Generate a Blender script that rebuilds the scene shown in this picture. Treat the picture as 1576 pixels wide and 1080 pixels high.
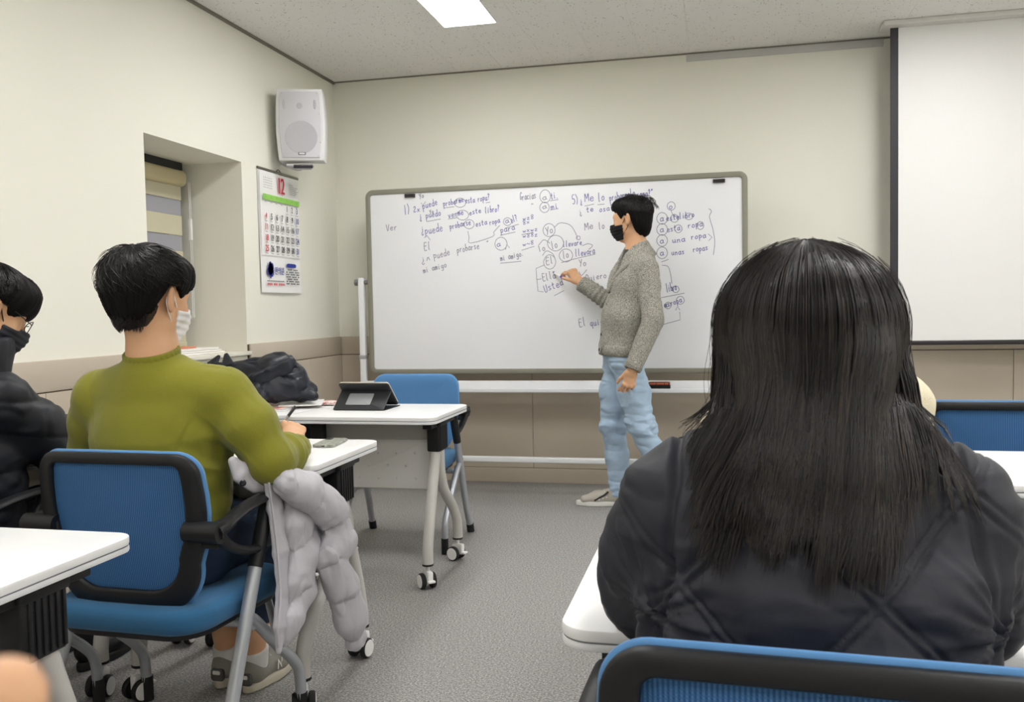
import bpy, math, random
import numpy as np
from mathutils import Matrix, Vector

# ------------------------------------------------------------------ clean
for o in list(bpy.data.objects): bpy.data.objects.remove(o)
scene = bpy.context.scene
COL = scene.collection
rng = np.random.default_rng(7)
random.seed(7)

# ------------------------------------------------------------------ camera
FPX, CAMH = 1375.0, 1.15
CAM_R = np.array([[0.974162, 0.008039, 0.225706], [0.225049, 0.049539, -0.973087], [-0.019004, 0.99874, 0.04645]])
def _ortho(R):
    y = -R[:, 2] / np.linalg.norm(R[:, 2]); x = R[:, 0] - y * (R[:, 0] @ y); x /= np.linalg.norm(x)
    return np.array([x, np.cross(-y, x), -y]).T
CAM_R = _ortho(CAM_R)
CAM_C = np.array([0, 0, CAMH])
cam = bpy.data.cameras.new('camera'); cam_o = bpy.data.objects.new('camera', cam); COL.objects.link(cam_o)
m4 = np.eye(4); m4[:3, :3] = CAM_R; m4[:3, 3] = CAM_C
cam_o.matrix_world = Matrix(m4.tolist())
cam.sensor_width = 36; cam.sensor_fit = 'HORIZONTAL'; cam.lens = FPX / 1576 * 36
cam.clip_start = 0.02; cam.clip_end = 60
cam.dof.use_dof = True; cam.dof.focus_distance = 2.3; cam.dof.aperture_fstop = 14
scene.camera = cam_o

# ------------------------------------------------------------------ world, exposure
w = bpy.data.worlds.new('world'); scene.world = w; w.use_nodes = True
w.node_tree.nodes['Background'].inputs[0].default_value = (0.75, 0.8, 0.9, 1)
w.node_tree.nodes['Background'].inputs[1].default_value = 0.12
scene.view_settings.view_transform = 'Standard'; scene.view_settings.look = 'None'
scene.view_settings.exposure = 0.85; scene.view_settings.gamma = 1.0
scene.view_settings.use_curve_mapping = False
LAMP_STRENGTH = 13.0

# ------------------------------------------------------------------ helpers: points on planes of the room
def ray(px, py):
    return CAM_R @ np.array([(px - 788) / FPX, -(py - 540) / FPX, -1.0])
def at_y(px, py, Y): d = ray(px, py); return CAM_C + d * (Y / d[1])
def at_x(px, py, X): d = ray(px, py); return CAM_C + d * (X / d[0])
def at_z(px, py, Z): d = ray(px, py); return CAM_C + d * ((Z - CAMH) / d[2])

# ------------------------------------------------------------------ materials
MATS = {}
def srgb(r, g, b):
    f = lambda c: (c / 255 / 12.92) if c / 255 <= 0.04045 else ((c / 255 + 0.055) / 1.055) ** 2.4
    return (f(r), f(g), f(b))
def mat(name, col, rough=0.5, spec=0.5, metal=0.0, bump=0.0, bscale=200.0, var=0.0, vscale=5.0, emit=None, sheen=0.0, coat=0.0, detail=3.0):
    if name in MATS: return MATS[name]
    m = bpy.data.materials.new(name); m.use_nodes = True; nt = m.node_tree; N = nt.nodes; L = nt.links
    b = N['Principled BSDF']
    b.inputs['Base Color'].default_value = (*col, 1); b.inputs['Roughness'].default_value = rough
    b.inputs['Specular IOR Level'].default_value = spec; b.inputs['Metallic'].default_value = metal
    if sheen: b.inputs['Sheen Weight'].default_value = sheen
    if coat: b.inputs['Coat Weight'].default_value = coat; b.inputs['Coat Roughness'].default_value = 0.1
    tc = N.new('ShaderNodeTexCoord')
    if var:
        n = N.new('ShaderNodeTexNoise'); n.inputs['Scale'].default_value = vscale; n.inputs['Detail'].default_value = detail
        L.new(tc.outputs['Object'], n.inputs['Vector'])
        r = N.new('ShaderNodeMapRange'); r.inputs[1].default_value = 0.25; r.inputs[2].default_value = 0.75
        r.inputs[3].default_value = 1 - var; r.inputs[4].default_value = 1 + var
        L.new(n.outputs['Fac'], r.inputs[0])
        mx = N.new('ShaderNodeVectorMath'); mx.operation = 'SCALE'; mx.inputs[0].default_value = col
        L.new(r.outputs[0], mx.inputs['Scale']); L.new(mx.outputs[0], b.inputs['Base Color'])
    if bump:
        n = N.new('ShaderNodeTexNoise'); n.inputs['Scale'].default_value = bscale; n.inputs['Detail'].default_value = 4
        L.new(tc.outputs['Object'], n.inputs['Vector'])
        bp = N.new('ShaderNodeBump'); bp.inputs['Strength'].default_value = bump; bp.inputs['Distance'].default_value = 0.002
        L.new(n.outputs['Fac'], bp.inputs['Height']); L.new(bp.outputs[0], b.inputs['Normal'])
    if emit: b.inputs['Emission Color'].default_value = (*col, 1); b.inputs['Emission Strength'].default_value = emit
    MATS[name] = m; return m
def nodes_of(m): return m.node_tree.nodes, m.node_tree.links, m.node_tree.nodes['Principled BSDF']
def speckle(m, base, dark, light, scale, lo=0.36, hi=0.64, coord='Object'):
    N, L, b = nodes_of(m)
    tc = N.new('ShaderNodeTexCoord'); n = N.new('ShaderNodeTexNoise'); n.inputs['Scale'].default_value = scale; n.inputs['Detail'].default_value = 2.5
    n.inputs['Roughness'].default_value = 0.75
    L.new(tc.outputs[coord], n.inputs['Vector'])
    r = N.new('ShaderNodeValToRGB'); e = r.color_ramp.elements
    e[0].position = lo; e[0].color = (*dark, 1); e[1].position = hi; e[1].color = (*light, 1)
    k = e.new(0.5 * (lo + hi)); k.color = (*base, 1)
    L.new(n.outputs['Fac'], r.inputs[0]); L.new(r.outputs[0], b.inputs['Base Color'])
    return n, r

# ------------------------------------------------------------------ helpers: objects
def link(o, parent=None):
    COL.objects.link(o)
    if parent is not None: o.parent = parent
    return o
def mesh_np(name, V, F, smooth=True):
    """V (n,3) array, F list of index lists or (m,k) array"""
    me = bpy.data.meshes.new(name)
    V = np.asarray(V, np.float32)
    me.vertices.add(len(V)); me.vertices.foreach_set('co', V.ravel())
    if isinstance(F, np.ndarray):
        k = F.shape[1]; flat = F.astype(np.int32).ravel(); starts = np.arange(0, len(flat), k, dtype=np.int32); tot = np.full(len(F), k, np.int32)
    else:
        tot = np.array([len(f) for f in F], np.int32); flat = np.fromiter((i for f in F for i in f), np.int32)
        starts = np.concatenate([[0], np.cumsum(tot)[:-1]]).astype(np.int32)
    me.loops.add(len(flat)); me.loops.foreach_set('vertex_index', flat)
    me.polygons.add(len(tot)); me.polygons.foreach_set('loop_start', starts); me.polygons.foreach_set('loop_total', tot)
    me.update(calc_edges=True)
    me.polygons.foreach_set('use_smooth', np.full(len(tot), smooth, bool))
    me.validate()
    return me
def mk(name, V, F, m, parent=None, smooth=True, label=None, kind=None):
    me = mesh_np(name, V, F, smooth); me.materials.append(m)
    o = bpy.data.objects.new(name, me); link(o, parent)
    if label: o['label'] = label
    if kind: o['kind'] = kind
    return o
def tag(o, label=None, cat=None, group=None, kind=None):
    if label: o['label'] = label
    if cat: o['category'] = cat
    if group: o['group'] = group
    if kind: o['kind'] = kind
    return o
def empty(name, loc=(0, 0, 0), rz=0.0):
    o = bpy.data.objects.new(name, None); o.empty_display_size = 0.1; link(o)
    o.location = loc; o.rotation_euler = (0, 0, rz); return o
def copy_tree(o, parent=None):
    c = o.copy(); COL.objects.link(c); c.parent = parent
    for ch in list(o.children): copy_tree(ch, c)
    return c
def smooth_by_angle(o, ang=35):
    me = o.data; me.polygons.foreach_set('use_smooth', np.ones(len(me.polygons), bool))
    try: me.set_sharp_from_angle(angle=math.radians(ang))
    except Exception: pass
    return o

class MB:
    """collects shapes that become ONE mesh"""
    def __init__(s): s.v = []; s.f = []; s.n = 0
    def add(s, V, F):
        V = np.asarray(V, float); s.v.append(V); s.f += [[i + s.n for i in f] for f in F]; s.n += len(V); return s
    def box(s, lo, hi):
        x0, y0, z0 = lo; x1, y1, z1 = hi
        V = [(x0,y0,z0),(x1,y0,z0),(x1,y1,z0),(x0,y1,z0),(x0,y0,z1),(x1,y0,z1),(x1,y1,z1),(x0,y1,z1)]
        return s.add(V, [(0,3,2,1),(4,5,6,7),(0,1,5,4),(1,2,6,5),(2,3,7,6),(3,0,4,7)])
    def prism(s, out, z0, z1, bev=0.0, M=None, nb=2):
        """out: (n,2) outline ccw; extruded z0..z1 with rounded rims"""
        out = np.asarray(out, float); n = len(out); rings = []
        if bev > 0:
            for a in np.linspace(0, math.pi / 2, nb + 1): rings.append((bev * (1 - math.sin(a)), z0 + bev * (1 - math.cos(a))))
            for a in np.linspace(math.pi / 2, 0, nb + 1): rings.append((bev * (1 - math.sin(a)), z1 - bev * (1 - math.cos(a))))
        else: rings = [(0, z0), (0, z1)]
        d = np.roll(out, -1, 0) - np.roll(out, 1, 0); L = np.linalg.norm(d, axis=1)[:, None] + 1e-9
        nrm = np.c_[d[:, 1], -d[:, 0]] / L
        V = []; F = []
        for ins, z in rings: V.append(np.c_[out - nrm * ins, np.full(n, z)])
        for k in range(len(rings) - 1):
            for i in range(n):
                j = (i + 1) % n; F.append((k*n+i, k*n+j, (k+1)*n+j, (k+1)*n+i))
        F.append(tuple(range(n - 1, -1, -1))); F.append(tuple((len(rings)-1)*n + i for i in range(n)))
        V = np.vstack(V)
        if M is not None: V = V @ np.asarray(M)[:3, :3].T + np.asarray(M)[:3, 3]
        return s.add(V, F)
    def rbox(s, lo, hi, bev=0.004, rad=None, ax=2, nb=2, seg=4):
        """box with rounded vertical edges (rad) and rims (bev); ax = extrusion axis"""
        lo = np.array(lo, float); hi = np.array(hi, float); c = (lo + hi) / 2; h = (hi - lo) / 2
        i, j = [(1, 2), (2, 0), (0, 1)][ax]
        o = rrect(h[i], h[j], rad if rad is not None else bev, seg)
        M = np.zeros((4, 4)); M[i, 0] = 1; M[j, 1] = 1; M[ax, 2] = 1; M[:3, 3] = c; M[3, 3] = 1
        return s.prism(o, -h[ax], h[ax], bev, M, nb)
    def tube(s, path, r, n=10, caps=True, sub=0, flat=1.0, up=None):
        P = np.asarray(path, float)
        r = np.full(len(P), r, float) if np.isscalar(r) else np.asarray(r, float)
        if sub: P, r = catmull(P, sub, r)
        T = np.gradient(P, axis=0); T /= np.linalg.norm(T, axis=1)[:, None] + 1e-12
        ref = np.array(up if up is not None else ([0, 0, 1] if abs(T[0, 2]) < 0.9 else [1, 0, 0]), float)
        V = []; u = np.cross(T[0], ref); u /= np.linalg.norm(u)
        for i in range(len(P)):
            u = u - T[i] * (u @ T[i]); u /= np.linalg.norm(u); v = np.cross(T[i], u)
            a = np.arange(n) * 2 * math.pi / n
            V.append(P[i] + r[i] * (np.cos(a)[:, None] * u + flat * np.sin(a)[:, None] * v))
        F = [(k*n+i, k*n+(i+1) % n, (k+1)*n+(i+1) % n, (k+1)*n+i) for k in range(len(P) - 1) for i in range(n)]
        if caps: F.append(tuple(range(n - 1, -1, -1))); F.append(tuple((len(P)-1)*n + i for i in range(n)))
        return s.add(np.vstack(V), F)
    def lathe(s, prof, M=None, n=20):
        """prof [(r,z)...] about local z"""
        a = np.arange(n) * 2 * math.pi / n; V = []; F = []
        for r, z in prof: V.append(np.c_[r * np.cos(a), r * np.sin(a), np.full(n, z)])
        k = len(prof)
        F = [(q*n+i, q*n+(i+1) % n, (q+1)*n+(i+1) % n, (q+1)*n+i) for q in range(k - 1) for i in range(n)]
        F.append(tuple(range(n - 1, -1, -1))); F.append(tuple((k-1)*n + i for i in range(n)))
        V = np.vstack(V)
        if M is not None: V = V @ np.asarray(M)[:3, :3].T + np.asarray(M)[:3, 3]
        return s.add(V, F)
    def build(s, name, m, parent=None, smooth=True, ang=35, label=None, kind=None):
        o = mk(name, np.vstack(s.v), s.f, m, parent, smooth, label, kind)
        if smooth: smooth_by_angle(o, ang)
        return o
def rrect(hx, hy, r, seg=4):
    r = min(r, hx * 0.999, hy * 0.999); pts = []
    for cx, cy, a0 in ((hx-r, hy-r, 0), (-hx+r, hy-r, 90), (-hx+r, -hy+r, 180), (hx-r, -hy+r, 270)):
        for k in range(seg + 1):
            a = math.radians(a0 + 90 * k / seg); pts.append((cx + r * math.cos(a), cy + r * math.sin(a)))
    return np.array(pts)
def catmull(P, sub, extra=None):
    P = np.asarray(P, float); n = len(P); Q = np.vstack([2*P[0]-P[1], P, 2*P[-1]-P[-2]]); out = []; ex = []
    for i in range(n - 1):
        p0, p1, p2, p3 = Q[i:i+4]
        for t in np.arange(sub) / sub:
            out.append(0.5*((2*p1) + (p2-p0)*t + (2*p0-5*p1+4*p2-p3)*t*t + (3*p1-p0-3*p2+p3)*t**3))
            if extra is not None: ex.append(extra[i]*(1-t)+extra[i+1]*t)
    out.append(P[-1])
    if extra is not None: ex.append(extra[-1]); return np.array(out), np.array(ex)
    return np.array(out)
def frame(o, x, y, z):
    M = np.eye(4); M[:3, 0] = x; M[:3, 1] = y; M[:3, 2] = z; M[:3, 3] = o; return M
def unit(v): v = np.asarray(v, float); return v / np.linalg.norm(v)
# ================================================================== ROOM
XL, XR, YB, YF, ZC = -2.564, 4.0, 5.774, -2.6, 2.727
M_wall = mat('wall_paint', srgb(236, 234, 222), 0.75, 0.3, bump=0.04, bscale=60)
M_wain = mat('wainscot_laminate', srgb(196, 184, 167), 0.5, 0.4, var=0.03, vscale=3)
M_groove = mat('wainscot_groove', srgb(96, 84, 70), 0.8, 0.2)
M_ceil = mat('ceiling_tile', srgb(240, 238, 234), 0.9, 0.2)
def _ceil(m):
    N, L, b = nodes_of(m); tc = N.new('ShaderNodeTexCoord'); g = N.new('ShaderNodeNewGeometry')
    v = N.new('ShaderNodeTexVoronoi'); v.inputs['Scale'].default_value = 55; v.inputs['Randomness'].default_value = 1
    L.new(g.outputs['Position'], v.inputs['Vector'])
    n = N.new('ShaderNodeTexNoise'); n.inputs['Scale'].default_value = 25; n.inputs['Detail'].default_value = 3; L.new(g.outputs['Position'], n.inputs['Vector'])
    mul = N.new('ShaderNodeMath'); mul.operation = 'MULTIPLY'; L.new(n.outputs['Fac'], mul.inputs[0]); mul.inputs[1].default_value = 0.34
    lt = N.new('ShaderNodeMath'); lt.operation = 'LESS_THAN'; L.new(v.outputs['Distance'], lt.inputs[0]); L.new(mul.outputs[0], lt.inputs[1])
    pw = N.new('ShaderNodeMath'); pw.operation = 'MULTIPLY'; L.new(lt.outputs[0], pw.inputs[0])
    gt = N.new('ShaderNodeMath'); gt.operation = 'GREATER_THAN'; gt.inputs[1].default_value = 0.47
    n2 = N.new('ShaderNodeTexNoise'); n2.inputs['Scale'].default_value = 18; L.new(g.outputs['Position'], n2.inputs['Vector'])
    L.new(n2.outputs['Fac'], gt.inputs[0]); L.new(gt.outputs[0], pw.inputs[1])
    mx = N.new('ShaderNodeMixRGB'); mx.inputs[1].default_value = (*srgb(240, 238, 234), 1); mx.inputs[2].default_value = (*srgb(166, 162, 156), 1)
    L.new(pw.outputs[0], mx.inputs[0]); L.new(mx.outputs[0], b.inputs['Base Color'])
    bp = N.new('ShaderNodeBump'); bp.inputs['Strength'].default_value = 0.3; bp.inputs['Distance'].default_value = 0.003; bp.invert = True
    L.new(pw.outputs[0], bp.inputs['Height']); L.new(bp.outputs[0], b.inputs['Normal'])
_ceil(M_ceil)
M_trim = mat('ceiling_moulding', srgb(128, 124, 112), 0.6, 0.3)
M_floor = mat('floor_vinyl', srgb(140, 139, 138), 0.62, 0.35)
n_, r_ = speckle(M_floor, srgb(146, 144, 142), srgb(82, 82, 82), srgb(206, 203, 199), 150, 0.28, 0.72)
def _floor(m):
    N, L, b = nodes_of(m); tc = N.new('ShaderNodeTexCoord')
    n = N.new('ShaderNodeTexNoise'); n.inputs['Scale'].default_value = 130; n.inputs['Detail'].default_value = 3; L.new(tc.outputs['Object'], n.inputs['Vector'])
    bp = N.new('ShaderNodeBump'); bp.inputs['Strength'].default_value = 0.25; bp.inputs['Distance'].default_value = 0.002
    L.new(n.outputs['Fac'], bp.inputs['Height']); L.new(bp.outputs[0], b.inputs['Normal'])
_floor(M_floor)
M_white = mat('white_paint', srgb(236, 236, 234), 0.4, 0.5)
def struct(o): o['kind'] = 'structure'; return o

struct(MB().box((XL - 0.5, YF - 0.2, -0.1), (XR + 0.2, YB + 0.2, 0)).build('floor', M_floor, smooth=False))
# back wall, left wall with the window niche, the walls behind and to the right of the camera
wall_back = struct(MB().box((XL - 0.5, YB, 0), (XR + 0.2, YB + 0.2, ZC + 0.1)).build('wall_back', M_wall, smooth=False))
NY0, NY1, NZ0, NZ1, NX = 3.656, 4.52, 0.925, 1.993, XL - 0.44
wl = MB().box((XL - 0.5, YF - 0.2, 0), (XL, NY0, ZC + 0.1)).box((XL - 0.5, NY1, 0), (XL, YB, ZC + 0.1))
wl.box((XL - 0.5, NY0, 0), (XL, NY1, NZ0)).box((XL - 0.5, NY0, NZ1), (XL, NY1, ZC + 0.1)).box((XL - 0.56, NY0, NZ0), (XL - 0.5, NY1, NZ1))
wall_left = struct(wl.build('wall_left', M_wall, smooth=False))
struct(MB().box((XR, YF, 0), (XR + 0.2, YB, ZC + 0.1)).build('wall_right', M_wall, smooth=False))
struct(MB().box((XL, YF - 0.2, 0), (XR, YF, ZC + 0.1)).build('wall_front', M_wall, smooth=False))
# ceiling: slab and real tiles over the part in view
ceiling = struct(MB().box((XL - 0.5, YF - 0.2, ZC + 0.008), (XR + 0.2, YB + 0.2, ZC + 0.1)).build('ceiling', M_ceil, smooth=False))
tile = MB().rbox((-0.1497, -0.2997, 0), (0.1497, 0.2997, 0.0078), bev=0.0006, rad=0.0006, nb=1, seg=1)
LAMPS = [(x, y) for x in (-1.322, 1.15, 3.4) for y in (4.232, 1.73, -0.75)]
tme = mesh_np('tile', np.vstack(tile.v), tile.f, False); tme.materials.append(M_ceil)
for i in range(22):
    for j in range(14):
        cx, cy = XL + 0.15 + 0.3 * i, YB - 0.3 - 0.6 * j
        if cx > XR - 0.1 or cy < YF: continue
        if any(abs(cx - lx) < 0.2 and abs(cy - ly) < 0.72 for lx, ly in LAMPS): pass
        t = bpy.data.objects.new('ceiling_tile', tme); link(t, ceiling); t.location = (cx, cy, ZC)
# dark shadow-gap moulding between walls and ceiling
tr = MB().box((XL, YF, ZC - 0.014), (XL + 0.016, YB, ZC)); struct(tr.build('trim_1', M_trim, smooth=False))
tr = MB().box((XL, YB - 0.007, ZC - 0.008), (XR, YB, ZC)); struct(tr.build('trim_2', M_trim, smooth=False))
tr = MB().rbox((-0.185, YB - 0.012, ZC - 0.052), (0.97, YB - 0.0002, ZC - 0.009), 0.002, ax=0); struct(tr.build('trim_3', mat('grey_strip', srgb(196, 194, 192), 0.6), smooth=False))  # thin plain grey strip along the top of the back wall
# wainscot: backing, panels with open joints, top band, skirting
ZW0, ZW1, ZW2 = 0.10, 0.861, 0.985
MB().box((XL, YB - 0.010, 0.0), (XR, YB, ZW2 - 0.003)).build('wainscot_backing', M_groove, wall_back, smooth=False)
MB().box((XL, YF, 0.0), (XL + 0.010, NY0 - 0.001, ZW2 - 0.003)).box((XL, NY1, 0.0), (XL + 0.010, YB, ZW2 - 0.003)).box((XL, NY0 - 0.001, 0.0), (XL + 0.010, NY1, NZ0 - 0.04)).build('wainscot_backing', M_groove, wall_left, smooth=False)
def panel_meshes(w, h, name='panel'):
    p = MB().rbox((-w / 2, -0.018, 0), (w / 2, 0.0, h), bev=0.0015, rad=0.0015, ax=1, nb=1, seg=1)
    me = mesh_np(name, np.vstack(p.v), p.f, False); me.materials.append(M_wain); return me
G = 0.0025
pm = panel_meshes(0.577 - G, ZW1 - ZW0 - G)
x = -1.203 - 0.577 * 2
xs = [XL + 0.018] + [x + 0.577 * k for k in range(0, 11)]
for k in range(len(xs)):
    a = xs[k]; b = xs[k + 1] if k + 1 < len(xs) else XR
    o = bpy.data.objects.new('panel', pm if abs(b - a - 0.577) < 1e-3 else panel_meshes(b - a - G, ZW1 - ZW0 - G)); link(o, wall_back); o.location = ((a + b) / 2, YB - 0.001, ZW0)
ys = [YF] + [2.957 + 0.577 * k for k in range(-9, 5)] + [YB - 0.018]
for k in range(len(ys) - 1):
    a, b = ys[k], ys[k + 1]
    if b - a < 0.05: continue
    o = bpy.data.objects.new('panel', pm if abs(b - a - 0.577) < 1e-3 else panel_meshes(b - a - G, ZW1 - ZW0 - G)); link(o, wall_left); o.location = (XL + 0.001, (a + b) / 2, ZW0); o.rotation_euler = (0, 0, math.pi / 2)
def band(name, lo, hi, parent, ax): return MB().rbox(lo, hi, 0.0025, ax=ax, nb=2, seg=2).build(name, M_wain, parent)
band('top_band', (XL + 0.02, YB - 0.020, ZW1 + G), (XR, YB - 0.0005, ZW2), wall_back, 0)
band('top_band', (XL + 0.0005, YF, ZW1 + G), (XL + 0.020, NY0 - 0.001, ZW2), wall_left, 1)
band('top_band', (XL + 0.0005, NY1 + 0.004, ZW1 + G), (XL + 0.020, YB, ZW2), wall_left, 1)
struct(band('baseboard_back', (XL + 0.02, YB - 0.021, 0.0005), (XR, YB - 0.0005, ZW0 - G), None, 0))
struct(band('baseboard_left', (XL + 0.0005, YF, 0.0005), (XL + 0.021, YB - 0.001, ZW0 - G), None, 1))

# window niche: sill board, window, zebra roller blind
M_sill = mat('sill_stone', srgb(232, 228, 215), 0.4, 0.5)
struct(MB().rbox((NX, NY0 + 0.001, NZ0), (XL + 0.03, NY1 - 0.001, NZ0 + 0.022), 0.004, ax=1).build('trim_4', M_sill))
win = struct(empty('window_1', (NX - 0.02, (NY0 + NY1) / 2, NZ0 + 0.02)))
M_frame = mat('window_frame', srgb(214, 212, 200), 0.4, 0.5)
wy = (NY1 - NY0) / 2 - 0.002; wh = NZ1 - NZ0 - 0.025
fr = MB().box((-0.03, -wy, 0), (0.03, -wy + 0.05, wh)).box((-0.03, wy - 0.05, 0), (0.03, wy, wh)).box((-0.03, -wy + 0.05, 0), (0.03, wy - 0.05, 0.05)).box((-0.03, -wy + 0.05, wh - 0.05), (0.03, wy - 0.05, wh)).box((-0.02, -0.025, 0.05), (0.02, 0.025, wh - 0.05))
fr.build('window_frame', M_frame, win, smooth=False)
M_glass = mat('night_glass', srgb(120, 124, 138), 0.08, 0.6)
for s in (-1, 1): MB().box((-0.004, min(s * 0.025, s * (wy - 0.05)), 0.05), (0.004, max(s * 0.025, s * (wy - 0.05)), wh - 0.05)).build('pane', M_glass, win, smooth=False)
M_bl = mat('blind_cream', srgb(204, 198, 172), 0.8, 0.2, bump=0.05, bscale=400)
M_sheer = mat('blind_sheer', srgb(162, 162, 168), 0.8, 0.2, bump=0.08, bscale=500)
bl = empty('roller_blind', (NX + 0.09, (NY0 + NY1) / 2, NZ1 - 0.005))
tag(bl, 'cream zebra roller blind hanging in the window niche', 'blind')
MB().rbox((-0.045, -wy + 0.006, -0.125), (0.045, wy - 0.045, -0.035), 0.02, 0.03, ax=1, nb=3).build('head_box', mat('blind_head', srgb(196, 184, 146), 0.45), bl)
MB().box((-0.03, -wy + 0.03, -0.036), (0.03, wy - 0.07, 0.004)).build('mounting_rail', mat('dark_gap', (0.02, 0.02, 0.02), 0.7), bl, smooth=False)
z = -0.125
for k, (h, sheer) in enumerate([(0.075, 0), (0.085, 1), (0.11, 0), (0.085, 1), (0.11, 0), (0.085, 1), (0.11, 0), (0.085, 1), (0.11, 0)]):
    if z - h < -1.02: break
    MB().rbox((0.010 - 0.004 * sheer, -wy + 0.012, z - h + 0.0006), (0.013 - 0.004 * sheer, wy - 0.065, z - 0.0006), 0.0006, ax=1, nb=1, seg=1).build('fabric_band', M_sheer if sheer else M_bl, bl, smooth=False); z -= h
MB().rbox((0.002, -wy + 0.01, z - 0.03), (0.02, wy - 0.063, z), 0.006, ax=1).build('bottom_bar', M_bl, bl)
ch = MB().tube([(0.05, wy - 0.05, -0.1), (0.052, wy - 0.048, -0.35), (0.05, wy - 0.05, -0.85)], 0.0022, 6, sub=4).tube([(0.05, wy - 0.035, -0.1), (0.052, wy - 0.033, -0.4), (0.05, wy - 0.035, -0.85)], 0.0022, 6, sub=4)
ch.rbox((0.04, wy - 0.05, -0.42), (0.06, wy - 0.034, -0.30), 0.004, ax=2).build('pull_chain', M_white, bl)
# papers on the sill
pp = empty('paper_stack', (XL - 0.16, 4.05, NZ0 + 0.0225)); tag(pp, 'low pile of white papers with an orange booklet on the window sill', 'papers')
for k in range(3): MB().rbox((-0.11 + 0.006 * k, -0.30 + 0.015 * k, 0.011 * k), (0.12 - 0.004 * k, 0.30 - 0.02 * k, 0.011 * k + 0.0095), 0.002).build('sheet_bundle', mat('paper', srgb(240, 238, 232), 0.7), pp)
MB().rbox((-0.08, -0.05, 0.0335), (0.06, 0.13, 0.042), 0.002).build('booklet', mat('orange_cover', srgb(226, 140, 104), 0.6), pp)

# ------------------------------------------------------------------ ceiling lights
M_lamp = mat('lamp_diffuser', (1.0, 0.995, 0.985), 0.6, emit=LAMP_STRENGTH)
M_lampf = mat('lamp_frame', srgb(240, 240, 238), 0.4)
lamp_names = {(-1.322, 4.232): 'white rectangular LED ceiling light panel shining above the whiteboard area'}
lp0 = None
for lx, ly in LAMPS:
    if lp0 is None:
        lp0 = r = empty('ceiling_light', (lx, ly, ZC))
        MB().rbox((-0.146, -0.596, -0.006), (0.146, 0.596, -0.0015), 0.001, ax=2, nb=1, seg=1).build('diffuser', M_lamp, r, smooth=False)
        f = MB()
        for lo, hi in (((-0.152, -0.602, -0.008), (-0.146, 0.602, -0.0003)), ((0.146, -0.602, -0.008), (0.152, 0.602, -0.0003)), ((-0.146, -0.602, -0.008), (0.146, -0.596, -0.0003)), ((-0.146, 0.596, -0.008), (0.146, 0.602, -0.0003))): f.box(lo, hi)
        f.build('frame', M_lampf, r, smooth=False)
    else:
        r = copy_tree(lp0); r.location = (lx, ly, ZC)
    row = {4.232: 'over the front of the room', 1.73: 'over the middle desks', -0.75: 'over the back of the room'}[ly]
    col = {-1.322: 'nearest the window wall', 1.15: 'in the central row', 3.4: 'farthest from the window'}[lx]
    tag(r, lamp_names.get((lx, ly), 'LED ceiling panel %s, %s' % (col, row)), 'ceiling light', 'LED ceiling panels')

# ------------------------------------------------------------------ projection screen
ps = empty('projection_screen', (0.96, 5.5, ZC)); tag(ps, 'large white pull-down projection screen with black side border', 'screen')
M_blk = mat('black_border', srgb(42, 40, 46), 0.6)
SW = 2.6
MB().rbox((-0.045, -0.07, -0.028), (SW + 0.05, 0.09, -0.0005), 0.004, ax=0).build('ceiling_case', mat('case_white', srgb(222, 220, 216), 0.5), ps)
MB().rbox((0.043, -0.002, -1.80), (SW - 0.043, 0.001, -0.028), 0.0008, ax=2, nb=1, seg=1).build('screen_fabric', mat('screen_white', srgb(230, 229, 227), 0.8, 0.2), ps, smooth=False)
MB().box((0.0, -0.0025, -1.80), (0.043, 0.0012, -0.028)).build('side_border', M_blk, ps, smooth=False)
MB().box((SW - 0.043, -0.0025, -1.80), (SW, 0.0012, -0.028)).build('side_border', M_blk, ps, smooth=False)
MB().rbox((-0.004, -0.010, -1.825), (SW + 0.004, 0.010, -1.799), 0.006, ax=0).build('bottom_bar', mat('bar_black', srgb(38, 36, 38), 0.35), ps)

# ------------------------------------------------------------------ wall speaker
sp = empty('wall_speaker', (-2.372, 4.87, 2.248)); tag(sp, 'white loudspeaker mounted high in the corner above the calendar', 'loudspeaker')
sp.rotation_euler = (math.radians(4), 0, math.radians(20))
M_spk = mat('speaker_white', srgb(222, 222, 222), 0.45, 0.5)
M_grl = mat('speaker_grille', srgb(208, 207, 212), 0.6, 0.3, bump=0.25, bscale=900)
def spk_out(hw, hz, bow): # bowed sides
    a = []
    for t in np.linspace(-1, 1, 9): a.append((hw + bow * (1 - t * t), t * hz))
    for t in np.linspace(1, -1, 9): a.append((-hw - bow * (1 - t * t), t * hz))
    return np.array(a)
Mx = frame((0, 0, 0), (1, 0, 0), (0, 0, 1), (0, -1, 0))
MB().prism(spk_out(0.129, 0.206, 0.012), -0.17, 0.02, 0.012, Mx, 3).build('cabinet', M_spk, sp)
MB().prism(spk_out(0.108, 0.188, 0.012), 0.015, 0.028, 0.006, Mx, 2).build('front_grille', M_grl, sp)
def disc(c, r, z0, z1, sc=1.0): return MB().prism(np.array([(c[0] + r * sc * math.cos(a), c[1] + r * math.sin(a)) for a in np.arange(40) * math.pi / 20]), z0, z1, 0.0015, Mx, 1)
M_grd = mat('speaker_cone_area', srgb(190, 189, 194), 0.7, 0.2, bump=0.3, bscale=1200)
disc((0.004, -0.07), 0.093, 0.022, 0.0295).build('woofer_grille', M_grd, sp)
disc((0.0, 0.108), 0.017, 0.022, 0.0295).build('tweeter_grille', M_grd, sp)
for s in (-1, 1): disc((s * 0.088, 0.115), 0.028, 0.022, 0.0295, 0.3).build('port', M_grd, sp)
MB().rbox((-0.016, -0.031, -0.172), (0.026, -0.027, -0.156), 0.002, ax=1, nb=1).build('badge_frame', M_blk, sp)
MB().rbox((-0.012, -0.0325, -0.169), (0.022, -0.030, -0.159), 0.002, ax=1, nb=1).build('badge', M_white, sp)
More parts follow.
